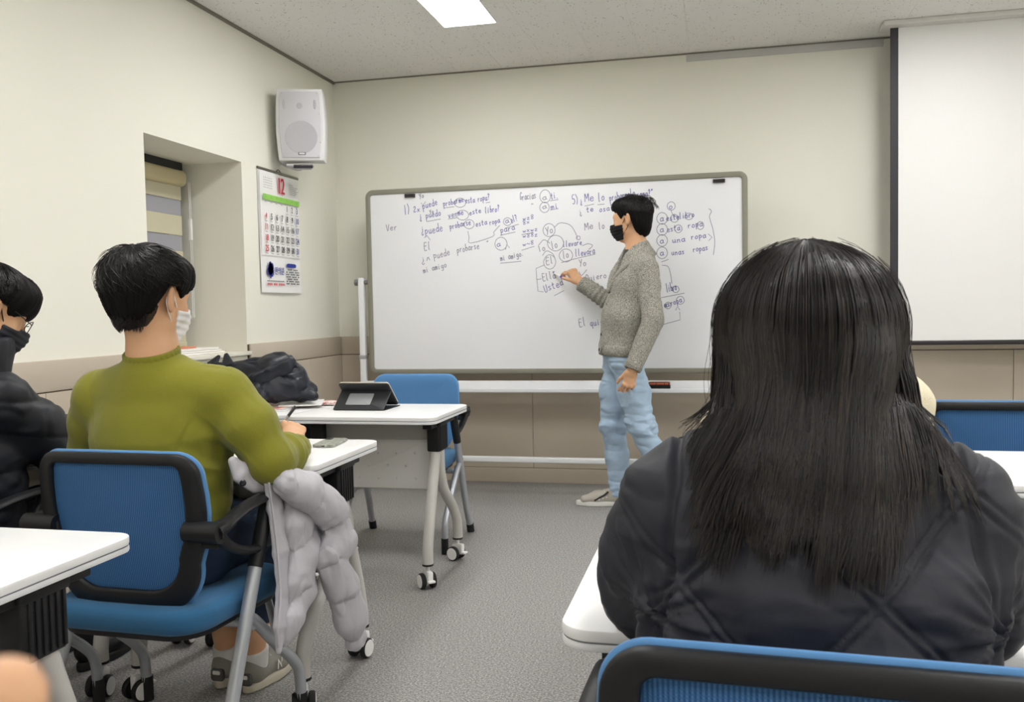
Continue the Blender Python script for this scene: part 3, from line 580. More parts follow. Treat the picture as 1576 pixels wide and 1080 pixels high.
# ================================================================== FURNITURE
M_top = mat('desk_white', srgb(240, 240, 240), 0.35, 0.5)
M_edge = mat('desk_edge', srgb(228, 228, 230), 0.4, 0.5)
M_line = mat('desk_seam', srgb(120, 122, 128), 0.5)
M_leg = mat('desk_leg_grey', srgb(196, 193, 188), 0.4, 0.5)
M_pl = mat('black_plastic', srgb(26, 26, 29), 0.45, 0.35, bump=0.1, bscale=700)
M_rub = mat('black_rubber', srgb(22, 22, 24), 0.7)
M_mod = mat('modesty_grey', srgb(206, 204, 200), 0.5)
M_cw = mat('caster_white', srgb(238, 238, 236), 0.35)
DW, DD, DZ = 0.655, 0.52, 0.72
def make_desk():
    r = empty('flip_top_desk')
    o = rrect(DW / 2, DD / 2, 0.045, 7)
    MB().prism(o, DZ - 0.0165, DZ, 0.0025, None, 2).build('tabletop', M_top, r)
    MB().prism(o * 0.996, DZ - 0.0185, DZ - 0.016, 0.0, None).build('edge_seam', M_line, r)
    MB().prism(o, DZ - 0.030, DZ - 0.0182, 0.003, None, 2).build('lower_board', M_edge, r)
    for s in (-1, 1):
        xb = s * (DW / 2 - 0.060)
        # ribbed bracket, leaning like the legs
        b = MB().rbox((-0.030, -0.060, 0.0), (0.030, 0.048, 0.135), 0.006, 0.012)
        for k in range(6): b.rbox((s * 0.030 - 0.004, -0.050 + 0.0165 * k, 0.006), (s * 0.030 + 0.004, -0.042 + 0.0165 * k, 0.118), 0.002)
        b.rbox((-0.034, -0.066, 0.108), (0.036, 0.054, 0.134), 0.005, 0.01)
        bo = b.build('bracket', M_pl, r); bo.location = (xb, 0.045, DZ - 0.166)
        MB().rbox((xb - 0.02, -0.16, DZ - 0.060), (xb + 0.02, 0.17, DZ - 0.0298), 0.004).build('support_bar', M_pl, r)
        MB().tube([(xb - s * 0.05, -0.06, DZ - 0.08), (xb - s * 0.09, -0.06, DZ - 0.085)], 0.014, 10).tube([(xb - s * 0.085, -0.06, DZ - 0.075), (xb - s * 0.09, -0.075, DZ - 0.125)], 0.006, 8).tube([(xb - s * 0.03, -0.06, DZ - 0.075), (xb - s * 0.13, -0.06, DZ - 0.075)], 0.008, 8).build('latch', M_pl, r)
        for paths, side in ((((0, 0.060, 0.62), (0, 0.066, 0.55), (0, 0.11, 0.42), (0, 0.165, 0.27), (0, 0.195, 0.17), (0, 0.200, 0.105)), 1), (((0, 0.018, 0.62), (0, 0.012, 0.55), (0, 0.002, 0.45), (0, -0.05, 0.36), (0, -0.15, 0.28), (0, -0.215, 0.21), (0, -0.235, 0.15), (0, -0.235, 0.105)), -1)):
            P = np.array(paths) + np.array([xb, 0, 0])
            MB().tube(P, 0.0225, 14, sub=5).build('leg', M_leg, r)
            y = P[-1][1]
            MB().tube([(xb, y, 0.107), (xb, y, 0.099)], 0.0235, 14).build('leg_collar', M_rub, r)
            c = MB().tube([(0, 0, 0.10), (0, 0, 0.07)], 0.008, 8).rbox((-0.012, -0.028, 0.03), (0.012, 0.03, 0.078), 0.006)
            fx = lambda dx: frame((dx, -0.012, 0.0335), (0, 1, 0), (0, 0, 1), (1, 0, 0))
            for sx in (-1, 1): c.lathe([(0.004, -0.0015), (0.026, -0.0015), (0.0275, 0), (0.026, 0.0015), (0.004, 0.0015)], fx(sx * 0.0335), 20)
            c.rbox((-0.016, 0.028, 0.034), (0.016, 0.046, 0.044), 0.004)
            co = c.build('caster', M_cw, r); co.location = (xb, y, 0)
            t = MB()
            for sx in (-1, 1): t.lathe([(0.01, -0.010), (0.029, -0.010), (0.0325, -0.006), (0.0330, 0), (0.0325, 0.006), (0.029, 0.010), (0.01, 0.010)], fx(sx * 0.023), 24)
            t.build('tyre', M_rub, co)
    p = MB().rbox((-DW / 2 + 0.085, 0.035, 0.385), (DW / 2 - 0.085, 0.047, 0.60), 0.003, 0.008, ax=1)
    mo = p.build('modesty_panel', M_mod, r)
    MB().rbox((-DW / 2 + 0.085, 0.028, 0.60), (DW / 2 - 0.085, 0.052, DZ - 0.032), 0.003, ax=0).build('shaded_panel_rail', mat('modesty_shaded', srgb(170, 168, 163), 0.5), r)  # upper part of the panel, shadow under the tabletop put into its darker grey
    k = 0
    bm_ = MB().lathe([(0.006, 0), (0.005, 0.0025), (0.002, 0.0035)], frame((0, 0, 0), (1, 0, 0), (0, 0, 1), (0, -1, 0)), 10)
    bme = mesh_np('bump', np.vstack(bm_.v), bm_.f, True); bme.materials.append(M_mod)
    for row in range(3):
        for c_ in range(5):
            xx = -0.17 + 0.085 * c_ + (0.042 if row % 2 else 0)
            if abs(xx) > 0.2: continue
            o_ = bpy.data.objects.new('bump', bme); link(o_, mo); o_.location = (xx, 0.0468, 0.43 + 0.055 * row); o_.rotation_euler = (0, 0, math.pi)
    return r
M_blue = mat('chair_fabric_blue', srgb(90, 140, 192), 0.75, 0.25, bump=0.15, bscale=900, sheen=0.15)
M_mesh = mat('chair_mesh_blue', srgb(58, 112, 172), 0.7, 0.25)
M_seatb = mat('chair_seat_blue', srgb(48, 100, 140), 0.8, 0.2, bump=0.2, bscale=900, sheen=0.15)
def _mesh_fabric(m):
    N, L, b = nodes_of(m); tc = N.new('ShaderNodeTexCoord'); sep = N.new('ShaderNodeSeparateXYZ'); L.new(tc.outputs['Object'], sep.inputs[0])
    def wave(out, f):
        a = N.new('ShaderNodeMath'); a.operation = 'MULTIPLY'; a.inputs[1].default_value = f; L.new(sep.outputs[out], a.inputs[0])
        s = N.new('ShaderNodeMath'); s.operation = 'SINE'; L.new(a.outputs[0], s.inputs[0]); return s
    sx = wave('X', 2 * math.pi / 0.0052); sz = wave('Z', 2 * math.pi / 0.004)
    mr = N.new('ShaderNodeMapRange'); mr.inputs[1].default_value = -1; mr.inputs[2].default_value = 1; mr.inputs[3].default_value = 0.0; mr.inputs[4].default_value = 1.0; L.new(sx.outputs[0], mr.inputs[0])
    mx = N.new('ShaderNodeMixRGB'); mx.inputs[1].default_value = (*srgb(42, 82, 128), 1); mx.inputs[2].default_value = (*srgb(72, 120, 172), 1); L.new(mr.outputs[0], mx.inputs[0]); L.new(mx.outputs[0], b.inputs['Base Color'])
    ad = N.new('ShaderNodeMath'); ad.operation = 'MULTIPLY'; L.new(sx.outputs[0], ad.inputs[0]); L.new(sz.outputs[0], ad.inputs[1])
    bp = N.new('ShaderNodeBump'); bp.inputs['Strength'].default_value = 0.4; bp.inputs['Distance'].default_value = 0.001; L.new(ad.outputs[0], bp.inputs['Height']); L.new(bp.outputs[0], b.inputs['Normal'])
_mesh_fabric(M_mesh)
M_tube = mat('chair_tube_silver', srgb(186, 190, 196), 0.32, 0.5, metal=0.55)
def back_outline(ins, n=12):
    """backrest outline (x,z) about its centre, wider at the top, rounder at the bottom; ins = inset"""
    ht, wt, wb_ = 0.203, 0.228, 0.196
    pts = []
    def arc(cx, cz, r, a0, a1):
        for k in range(n + 1):
            a = math.radians(a0 + (a1 - a0) * k / n); pts.append((cx + (r - ins) * math.cos(a), cz + (r - ins) * math.sin(a)))
    arc(wt - 0.06, ht - 0.06, 0.06, 0, 90); arc(-wt + 0.06, ht - 0.06, 0.06, 90, 180)
    for k in range(1, 5): t = k / 5; pts.append((-(wt - ins) - 0.014 * math.sin(math.pi * t) + (wt - wb_) * t * 0.6, (ht - 0.06) * (1 - t) + (-ht + 0.13) * t))
    arc(-wb_ + 0.12, -ht + 0.13, 0.13, 180, 270); arc(wb_ - 0.12, -ht + 0.13, 0.13, 270, 360)
    for k in range(1, 5): t = k / 5; pts.append(((wt - ins) + 0.014 * math.sin(math.pi * t) - (wt - wb_) * (1 - t) * 0.6, (ht - 0.06) * t + (-ht + 0.13) * (1 - t)))
    o = np.array(pts)
    if ins > 0.02:                                     # frame: slim at the top, wide at the sides, widest at the bottom
        f = ins / 0.038; o[:, 0] *= (wt - 0.044 * f) / (wt - ins); o[:, 1] = o[:, 1] * (ht - 0.0455 * f) / (ht - ins) + 0.0175 * f
    return o
def bend(x, z, off):
    """point of the backrest sheet; off along the back->front direction"""
    y = -0.175 + 0.55 * x * x - 0.10 * (z + 0.2) + 0.16 * np.maximum(0, -z - 0.05) ** 1.0 * 0.5 + off
    return np.c_[x, y, z + 0.618]
def sheet_rings(rings):
    """rings: list of (inset, offset, scale) -> lofted strip mesh"""
    V = []; F = []
    n = len(back_outline(0))
    for ins, off, sc in rings:
        o = back_outline(ins) * sc; V.append(bend(o[:, 0], o[:, 1], off))
    for k in range(len(rings) - 1):
        for i in range(n): F.append((k*n+i, k*n+(i+1) % n, (k+1)*n+(i+1) % n, (k+1)*n+i))
    return np.vstack(V), F, n, len(rings)
def make_chair():
    r = empty('nesting_chair')
    V, F, n, k = sheet_rings([(0.0025, 0.0, 1), (0.0, -0.004, 1), (0.0, -0.014, 1), (0.003, -0.019, 1), (0.032, -0.021, 1), (0.037, -0.018, 1), (0.038, -0.004, 1), (0.036, -0.001, 1), (0.0025, 0.0, 1)])
    mk('backrest_frame', V, F, M_pl, r)
    V, F, n, k = sheet_rings([(0.040, -0.001, 1), (0.004, -0.001, 1), (-0.0035, 0.001, 1), (-0.0045, 0.005, 1), (-0.0025, 0.010, 1), (0.006, 0.0125, 1)] + [(0.036, 0.0145, s) for s in (1, 0.8, 0.6, 0.4, 0.2, 0.02)])
    F.append(tuple((k - 1) * n + i for i in range(n)))
    mk('backrest_cover', V, F, M_blue, r, label='blue fabric cover')
    V, F, n, k = sheet_rings([(0.034, -0.006, s) for s in (1.0, 0.85, 0.7, 0.5, 0.3, 0.15, 0.02)]); F.append(tuple((k - 1) * n + i for i in range(n)))
    F = [tuple(reversed(f)) for f in F]
    mk('backrest_mesh', V, F, M_mesh, r, label='ribbed blue mesh')
    # seat
    so = rrect(0.236, 0.232, 0.10, 8); so[:, 0] *= 1 + 0.05 * so[:, 1] / 0.232
    s_ = MB().prism(so + np.array([0, 0.0]), 0.378, 0.442, 0.026, None, 5).build('seat', M_seatb, r)
    MB().prism(so * 0.9 + np.array([0, 0.0]), 0.362, 0.382, 0.006, None, 2).build('seat_pan', M_pl, r)
    MB().rbox((-0.03, -0.185, 0.36), (0.03, -0.155, 0.47), 0.006).build('back_bracket', M_pl, r)
    for s in (-1, 1):
        xs = s * 0.262
        lg = MB().tube([(xs, -0.006, 0.525), (xs, -0.058, 0.40), (xs, -0.143, 0.195), (xs + s * 0.006, -0.212, 0.03)], 0.0175, 14, sub=4).build('leg', M_tube, r)
        MB().tube([(xs + s * 0.006, -0.205, 0.047), (xs + s * 0.0065, -0.221, 0.003)], 0.0195, 12).build('foot_cap', M_rub, lg)
        fl = MB().tube([(xs, -0.066, 0.385), (xs - s * 0.004, -0.02, 0.36), (xs - s * 0.006, 0.08, 0.265), (xs - s * 0.006, 0.17, 0.185), (xs - s * 0.006, 0.205, 0.13), (xs - s * 0.006, 0.213, 0.03)], 0.0155, 14, sub=5).build('leg', M_tube, r)
        MB().tube([(xs - s * 0.006, 0.213, 0.075), (xs - s * 0.006, 0.2135, 0.0015)], 0.0175, 12).build('foot_cap', M_rub, fl)
        # armrest: pad, lower link, post sleeve
        a = MB().tube([(xs, -0.165, 0.632), (xs, -0.11, 0.652), (xs, -0.02, 0.668), (xs, 0.09, 0.673), (xs, 0.115, 0.668)], [0.021, 0.024, 0.026, 0.026, 0.020], 12, sub=4, flat=0.42, up=(0, 0, 1))
        a.tube([(xs, -0.19, 0.632), (xs, -0.14, 0.590), (xs, -0.07, 0.558), (xs, -0.005, 0.545)], [0.024, 0.017, 0.015, 0.016], 12, sub=4, up=(0, 0, 1), flat=0.8)
        a.tube([(xs, -0.195, 0.632), (xs, -0.12, 0.645)], [0.026, 0.018], 12, flat=0.9)
        a.tube([(xs, -0.018, 0.50), (xs, 0.006, 0.55), (xs, 0.055, 0.665)], 0.0195, 14)
        a.build('armrest', M_pl, r)
        MB().tube([(xs + s * 0.018, -0.19, 0.632), (s * 0.185, -0.19, 0.632)], 0.026, 16).tube([(xs, -0.175, 0.598), (s * 0.185, -0.175, 0.598)], 0.010, 10).build('arm_joint', M_pl, r)
        MB().tube([(xs, -0.03, 0.35), (s * 0.15, -0.02, 0.365)], 0.011, 10).build('seat_stay', M_tube, r)
        MB().tube([(xs - s * 0.005, 0.10, 0.25), (s * 0.20, 0.14, 0.37)], 0.011, 10).build('seat_stay', M_tube, r)
    MB().tube([(-0.262, -0.02, 0.352), (0.262, -0.02, 0.352)], 0.0125, 12).build('crossbar', M_tube, r)
    return r
desk0 = make_desk()
desks = [
 ((-1.440, 2.555, 0), 0, 'white desk holding the phone, in front of the man in the green sweater'),
 ((-2.108, 2.555, 0), 0, 'white desk in front of the person in the black coat'),
 ((-1.448, 3.675, 0), math.pi, 'white desk with a tablet on it, facing a blue chair'),
 ((-2.112, 3.715, 0), math.pi, 'white desk piled with the black coat by the window'),
 ((-1.455, 1.285, 0), 0, 'empty white desk at the lower left behind the blue chair'),
 ((0.112, 1.425, 0), 0, 'white desk under the long-haired person, front left corner showing'),
 ((0.205, 2.53, 0), 0, 'white desk of the person in cream, hidden by the long hair'),
 ((0.868, 2.525, 0), 0, 'white desk at the right edge behind the black quilted shoulder'),
]
for i, (l, rz, lab) in enumerate(desks):
    o = desk0 if i == 0 else copy_tree(desk0)
    for c_, a_ in zip([c for c in o.children if c.name.startswith('caster')], [(8, -20, -10, 25), (-15, 30, 5, 10), (40, 70, 75, 62), (10, 0, -30, 20), (0, 15, 30, -20), (5, 20, -15, 40), (0, 30, 10, 60), (20, -10, 35, 5)][i]): c_.rotation_euler = (0, 0, math.radians(a_))
    o.location = l; o.rotation_euler = (0, 0, rz); tag(o, lab, 'desk', 'white flip-top desks on casters')
chair0 = make_chair()
chairs = [
 ((-1.430, 2.09, 0), math.radians(-2), 'blue mesh armchair under the man in the green sweater'),
 ((-2.10, 2.10, 0), math.radians(-10), 'chair of the person in the black coat, mostly hidden'),
 ((-1.53, 4.205, 0), math.pi + math.radians(1), 'empty blue chair facing the room behind the tablet desk'),
 ((0.117, 1.058, 0), math.radians(-3), 'blue mesh chair in the near foreground under the long-haired person'),
 ((0.885, 3.37, 0), math.radians(-2), 'empty blue mesh chair at the right edge beyond a white desk'),
 ((0.205, 2.06, 0), 0, 'chair of the person in cream, hidden behind the long hair'),
]
for i, (l, rz, lab) in enumerate(chairs):
    o = chair0 if i == 0 else copy_tree(chair0); o.location = l; o.rotation_euler = (0, 0, rz); tag(o, lab, 'chair', 'blue nesting chairs')
# ================================================================== SOFT SHAPES: smooth unions of tapered limbs, meshed by surface nets
class Soft:
    """list of elliptic tapered capsules (a, b, radii at a, radii at b, side axis, blend)"""
    def __init__(s): s.p = []
    def add(s, a, b, ra, rb=None, k=0.03, u=None, sub=False):
        a = np.array(a, float); b = np.array(b, float)
        if np.linalg.norm(b - a) < 1e-6: b = a + np.array([0, 0, 1e-4])
        ra = (ra, ra) if np.isscalar(ra) else tuple(ra)
        rb = ra if rb is None else ((rb, rb) if np.isscalar(rb) else tuple(rb))
        w = unit(b - a); u = np.array(u if u is not None else ((1, 0, 0) if abs(w[0]) < 0.8 else (0, 1, 0)), float)
        u = unit(u - w * (u @ w)); v = np.cross(w, u)
        s.p.append((a, b, ra, rb, u, v, w, k, sub)); return s
    def ell(s, c, r, k=0.03, M=None, sub=False):
        """ellipsoid, radii along the axes of M (3x3)"""
        M = np.eye(3) if M is None else np.asarray(M); c = np.array(c, float)
        s.p.append(('e', c, np.array(r, float), M, k, sub)); return s
    def chain(s, P, R, k=0.03, u=None):
        for i in range(len(P) - 1): s.add(P[i], P[i + 1], R[i], R[i + 1], k, u)
        return s
    def xf(s, M):
        """rigid transform of all prims"""
        M = np.asarray(M); R = M[:3, :3]; t = M[:3, 3]; q = Soft(); q.tips = [R @ p + t for p in getattr(s, 'tips', [])]
        for p in s.p:
            if isinstance(p[0], str): q.p.append(('e', R @ p[1] + t, p[2], R @ p[3], p[4], p[5]))
            else: q.p.append((R @ p[0] + t, R @ p[1] + t, p[2], p[3], R @ p[4], R @ p[5], R @ p[6], p[7], p[8]))
        return q
    def grow(s, g):
        q = Soft()
        for p in s.p:
            if isinstance(p[0], str): q.p.append((p[0], p[1], p[2] + g, p[3], p[4], p[5]))
            else: q.p.append((p[0], p[1], tuple(r + g for r in p[2]), tuple(r + g for r in p[3]), *p[4:]))
        return q
    def __add__(s, o): q = Soft(); q.p = s.p + o.p; return q
    @staticmethod
    def _box(p):
        if isinstance(p[0], str): e = np.abs(p[3]) @ p[2]; return p[1] - e, p[1] + e, p[4], p[5]
        r = max(*p[2], *p[3]); return np.minimum(p[0], p[1]) - r, np.maximum(p[0], p[1]) + r, p[7], p[8]
    @staticmethod
    def _d(p, x, y, z):
        if isinstance(p[0], str):
            _, c, r, M, k, sub = p; dx, dy, dz = x - c[0], y - c[1], z - c[2]
            q = [(dx * M[0, i] + dy * M[1, i] + dz * M[2, i]) / r[i] for i in range(3)]
            k0 = np.sqrt(q[0]**2 + q[1]**2 + q[2]**2); k1 = np.sqrt((q[0] / r[0])**2 + (q[1] / r[1])**2 + (q[2] / r[2])**2)
            return k0 * (k0 - 1) / (k1 + 1e-6)
        a, b, ra, rb, u, v, w, k, sub = p; L = np.linalg.norm(b - a)
        dx, dy, dz = x - a[0], y - a[1], z - a[2]
        t = dx * w[0] + dy * w[1] + dz * w[2]; tc = np.clip(t / L, 0, 1); ex = t - tc * L
        U = dx * u[0] + dy * u[1] + dz * u[2]; W = dx * v[0] + dy * v[1] + dz * v[2]
        ru = ra[0] + (rb[0] - ra[0]) * tc; rv = ra[1] + (rb[1] - ra[1]) * tc
        if abs(ra[0] - ra[1]) + abs(rb[0] - rb[1]) < 1e-9: return np.sqrt(U * U + W * W + ex * ex) - ru
        rm = np.minimum(ru, rv)
        q0, q1, q2 = U / ru, W / rv, ex / rm; k0 = np.sqrt(q0 * q0 + q1 * q1 + q2 * q2); k1 = np.sqrt((q0 / ru)**2 + (q1 / rv)**2 + (q2 / rm)**2)
        return k0 * (k0 - 1) / (k1 + 1e-6)
    def at(s, P):
        P = np.asarray(P); d = np.full(P.shape[:-1], 9.0)
        for p in s.p: d = Soft._mix(d, Soft._d(p, P[..., 0], P[..., 1], P[..., 2]), p[4] if isinstance(p[0], str) else p[7], p[5] if isinstance(p[0], str) else p[8])
        return d
    @staticmethod
    def _mix(a, b, k, sub):
        k = max(k, 1e-5)
        if sub:
            h = np.clip(0.5 - 0.5 * (a + b) / k, 0, 1); return a * (1 - h) - b * h + k * h * (1 - h)
        h = np.clip(0.5 + 0.5 * (a - b) / k, 0, 1); return a * (1 - h) + b * h - k * h * (1 - h)
    def mesh(s, vox, post=None, crop=None):
        bx = [Soft._box(p) for p in s.p]; lo = np.min([b[0] for b in bx if not b[3]], 0) - 3 * vox; hi = np.max([b[1] for b in bx if not b[3]], 0) + 3 * vox
        if crop is not None: lo = np.maximum(lo, crop[0]); hi = np.minimum(hi, crop[1])
        n = np.ceil((hi - lo) / vox).astype(int) + 1
        ax = [(lo[i] + vox * np.arange(n[i])).astype(np.float32) for i in range(3)]
        d = np.full(n, 0.2, np.float32)
        for p, (l, h, k, sub) in zip(s.p, bx):
            mg = k + 4 * vox; i0 = np.clip(np.floor((l - mg - lo) / vox).astype(int), 0, n); i1 = np.clip(np.ceil((h + mg - lo) / vox).astype(int) + 1, 0, n)
            if np.any(i1 <= i0): continue
            sl = tuple(slice(i0[i], i1[i]) for i in range(3))
            X = ax[0][sl[0]][:, None, None]; Y = ax[1][sl[1]][None, :, None]; Z = ax[2][sl[2]][None, None, :]
            d[sl] = Soft._mix(d[sl], Soft._d(p, X, Y, Z), k, sub)
        if post: d = post(d, ax[0][:, None, None], ax[1][None, :, None], ax[2][None, None, :])
        d = d.astype(np.float32)
        if crop is not None:
            for i in range(3):
                e = [slice(None)] * 3; e[i] = 0; d[tuple(e)] = np.maximum(d[tuple(e)], 1e-3); e[i] = -1; d[tuple(e)] = np.maximum(d[tuple(e)], 1e-3)
        return surface_net(d, lo, vox)
def surface_net(d, lo, vox):
    s = d < 0
    c = np.zeros(tuple(np.array(d.shape) - 1), np.int8); sl = lambda q: tuple(slice(q[i], d.shape[i] - 1 + q[i]) for i in range(3))
    corners = [(i, j, k) for i in (0, 1) for j in (0, 1) for k in (0, 1)]
    for q in corners: c += s[sl(q)]
    act = (c > 0) & (c < 8); idx = np.argwhere(act); ids = np.full(act.shape, -1, np.int64); ids[act] = np.arange(len(idx))
    val = {q: d[idx[:, 0] + q[0], idx[:, 1] + q[1], idx[:, 2] + q[2]] for q in corners}
    acc = np.zeros((len(idx), 3)); cnt = np.zeros(len(idx))
    for a in corners:
        for i in range(3):
            if a[i]: continue
            b = list(a); b[i] = 1; b = tuple(b); va, vb = val[a], val[b]; m = (va < 0) != (vb < 0)
            t = np.where(m, va / np.where(m, va - vb, 1), 0); pos = np.tile(np.array(a, float), (len(idx), 1)); pos[:, i] += t
            acc[m] += pos[m]; cnt[m] += 1
    V = lo + (idx + acc / np.maximum(cnt, 1)[:, None]) * vox
    F = []
    for i in range(3):
        j, k = (i + 1) % 3, (i + 2) % 3
        e0 = [slice(1, -1)] * 3; e1 = [slice(1, -1)] * 3; e0[i] = slice(0, -1); e1[i] = slice(1, None)
        a, b = s[tuple(e0)], s[tuple(e1)]; m = a != b; q = np.argwhere(m); fl = a[m]
        off = np.zeros(3, int); off[j] = 1; off[k] = 1; q = q + off
        def g(dj, dk): r = q.copy(); r[:, j] -= dj; r[:, k] -= dk; return ids[r[:, 0], r[:, 1], r[:, 2]]
        f = np.c_[g(1, 1), g(0, 1), g(0, 0), g(1, 0)]; f[~fl] = f[~fl][:, ::-1]; F.append(f)
    F = np.vstack(F); F = F[(F >= 0).all(1)]
    return V, F
def vnormals(V, F):
    N = np.zeros_like(V); n = np.cross(V[F[:, 2]] - V[F[:, 0]], V[F[:, 3]] - V[F[:, 1]])
    for i in range(4): np.add.at(N, F[:, i], n)
    return N / (np.linalg.norm(N, axis=1)[:, None] + 1e-12)
def relax(V, F, it=2, lam=0.5):
    E = np.vstack([F[:, [i, (i + 1) % 4]] for i in range(4)]); n = len(V)
    for _ in range(it):
        A = np.zeros_like(V); c = np.zeros(n); np.add.at(A, E[:, 0], V[E[:, 1]]); np.add.at(A, E[:, 1], V[E[:, 0]]); np.add.at(c, E[:, 0], 1); np.add.at(c, E[:, 1], 1)
        V = V + lam * (A / np.maximum(c, 1)[:, None] - V)
    return V
def vnoise(P, seed=0):
    """smooth value noise in [0,1] at points P (n,3)"""
    i = np.floor(P).astype(np.int64); f = P - i; f = f * f * (3 - 2 * f); out = 0
    for dx in (0, 1):
        for dy in (0, 1):
            for dz in (0, 1):
                h = (i[:, 0] + dx) * 374761393 + (i[:, 1] + dy) * 668265263 + (i[:, 2] + dz) * 2147483647 + seed * 974711
                h = (h ^ (h >> 13)) * 1274126177; h = (h ^ (h >> 16)) & 0xffff
                wgt = (f[:, 0] if dx else 1 - f[:, 0]) * (f[:, 1] if dy else 1 - f[:, 1]) * (f[:, 2] if dz else 1 - f[:, 2])
                out = out + wgt * (h / 65535.0)
    return out
def fbm(P, sc, seed=0, o=3):
    P = P * np.asarray(sc); r = 0; a = 1; t = 0
    for k in range(o): r = r + a * vnoise(P, seed + k); t += a; a *= 0.5; P = P * 2.03 + 3.1
    return r / t
def ridge(P, sc, seed=0, o=2): return 1 - np.abs(2 * fbm(P, sc, seed, o) - 1) * 1.6
def crease(P, sc, seed=0, w=0.10): return -np.clip(1 - np.abs(2 * fbm(P, sc, seed, 2) - 1) / w, 0, 1)
def rotP(P, M): return P @ np.asarray(M)
def strands(P, r0, r1, name, m, parent, n=3):
    """P (N,M,3) polylines -> one mesh of thin tapered hairs"""
    N, M, _ = P.shape; T = np.gradient(P, axis=1); T /= np.linalg.norm(T, axis=2, keepdims=True) + 1e-9
    ref = unit(np.array([0.31, 0.87, 0.2])); u = np.cross(T, ref); u /= np.linalg.norm(u, axis=2, keepdims=True) + 1e-9; v = np.cross(T, u)
    t = np.linspace(0, 1, M); r = (r0 * (1 - t ** 3) + r1 * t ** 3)[None, :, None]
    V = np.stack([P + r * (math.cos(a) * u + math.sin(a) * v) for a in np.arange(n) * 2 * math.pi / n], 2).reshape(-1, 3)
    b = (np.arange(N)[:, None] * M + np.arange(M - 1)[None, :]).reshape(-1) * n
    F = np.vstack([np.c_[b + i, b + (i + 1) % n, b + n + (i + 1) % n, b + n + i] for i in range(n)])
    o = mk(name, V, F, m, parent); o['kind'] = 'stuff'; return o
def soft_obj(name, V, F, m, parent=None, label=None): return mk(name, V, F, m, parent, True, label)
def join_parts(parts):
    n = 0; Vs = []; Fs = []
    for V, F in parts: Vs.append(V); Fs.append(F + n); n += len(V)
    return np.vstack(Vs), np.vstack(Fs)

# ------------------------------------------------------------------ head and hand builders (local frames)
def head_prims():
    """origin between the ears, +y face, +z up, x to the person's right"""
    h = Soft()
    h.ell((0, -0.014, 0.036), (0.076, 0.097, 0.086), 0.02)
    h.add((0, 0.032, 0.012), (0, 0.042, -0.080), (0.060, 0.052), (0.036, 0.034), 0.04)
    h.ell((0, 0.066, -0.094), (0.022, 0.018, 0.016), 0.03)
    for s in (-1, 1):
        h.ell((s * 0.044, 0.012, -0.056), (0.019, 0.026, 0.026), 0.035)
        h.ell((s * 0.042, 0.058, -0.022), (0.022, 0.022, 0.02), 0.03)
        h.add((s * 0.016, 0.086, 0.032), (s * 0.048, 0.068, 0.030), 0.010, 0.010, 0.02)
    for s in (-1, 1): h.ell((s * 0.031, 0.090, 0.010), (0.017, 0.012, 0.010), 0.014, sub=True)
    for s in (-1, 1): h.ell((s * 0.031, 0.0765, 0.010), (0.0135, 0.0125, 0.0115), 0.006)
    h.add((0, 0.084, 0.020), (0, 0.106, -0.026), 0.008, 0.011, 0.014)
    for s in (-1, 1): h.ell((s * 0.012, 0.094, -0.028), (0.009, 0.010, 0.008), 0.008)
    h.ell((0, 0.083, -0.056), (0.022, 0.009, 0.005), 0.01); h.ell((0, 0.081, -0.066), (0.019, 0.009, 0.006), 0.01)
    for s in (-1, 1):
        q = math.radians(30) * s; R = np.array([[math.cos(q), -math.sin(q), 0], [math.sin(q), math.cos(q), 0], [0, 0, 1.0]])
        h.ell((s * 0.084, -0.013, 0.000), (0.0075, 0.020, 0.033), 0.008, R)
        h.ell((s * 0.077, -0.004, -0.026), (0.007, 0.009, 0.010), 0.008, R)
        h.ell((s * 0.092, -0.008, 0.002), (0.0068, 0.011, 0.019), 0.004, R, sub=True)
    return h
def hand_prims(curl=(0.3, 0.5, 0.4), spread=0.06, thumb=(0.75, 0.62, -0.25), thumb_curl=0.4, mirror=1, curls=None):
    """origin at the wrist, +y to the fingers, +z back of hand, +x thumb side (mirror=-1 flips x)"""
    h = Soft(); X = np.array([mirror, 1, 1.0]); h.tips = []
    h.add((0, -0.03, 0), (0, 0.015, 0), (0.027, 0.020), (0.030, 0.018), 0.012, u=(1, 0, 0))
    h.add((0, 0.01, 0), (0, 0.078, 0), (0.031, 0.016), (0.036, 0.0135), 0.012, u=(1, 0, 0))
    h.ell(np.array([0.024, 0.026, -0.010]) * X, (0.015, 0.026, 0.013), 0.012)
    for f, (bx, by, L, r) in enumerate(((0.0305, 0.084, 0.074, 0.0086), (0.0105, 0.088, 0.082, 0.0088), (-0.0100, 0.086, 0.076, 0.0084), (-0.0290, 0.078, 0.060, 0.0074))):
        c = curls[f] if curls else curl; a = 0.0; p = np.array([bx, by - 0.012, 0]); sx = spread * (bx / 0.03)
        h.ell(np.array([bx, by - 0.006, 0.004]) * X, (0.0095, 0.012, 0.010), 0.008)
        for s_, (fr, cc) in enumerate(zip((0.46, 0.30, 0.24), c)):
            a += cc; l = L * fr + (0.012 if s_ == 0 else 0); d = np.array([sx * math.cos(a), math.cos(a), -math.sin(a)]); q = p + d * l
            h.add(p * X, q * X, r * (1 - 0.07 * s_), r * (1 - 0.07 * (s_ + 1)), 0.0035); p = q
        h.tips.append(p * X)
    p = np.array([0.026, 0.016, -0.004]); d = unit(thumb); q = p + d * 0.046; h.add(p * X, q * X, 0.0125, 0.0105, 0.008)
    d2 = unit(np.array([d[0] - thumb_curl, d[1] + 0.5 * thumb_curl, d[2] - 0.25 * thumb_curl])); q2 = q + d2 * 0.032; h.add(q * X, q2 * X, 0.0102, 0.0084, 0.004); h.tips.append(q2 * X)
    return h
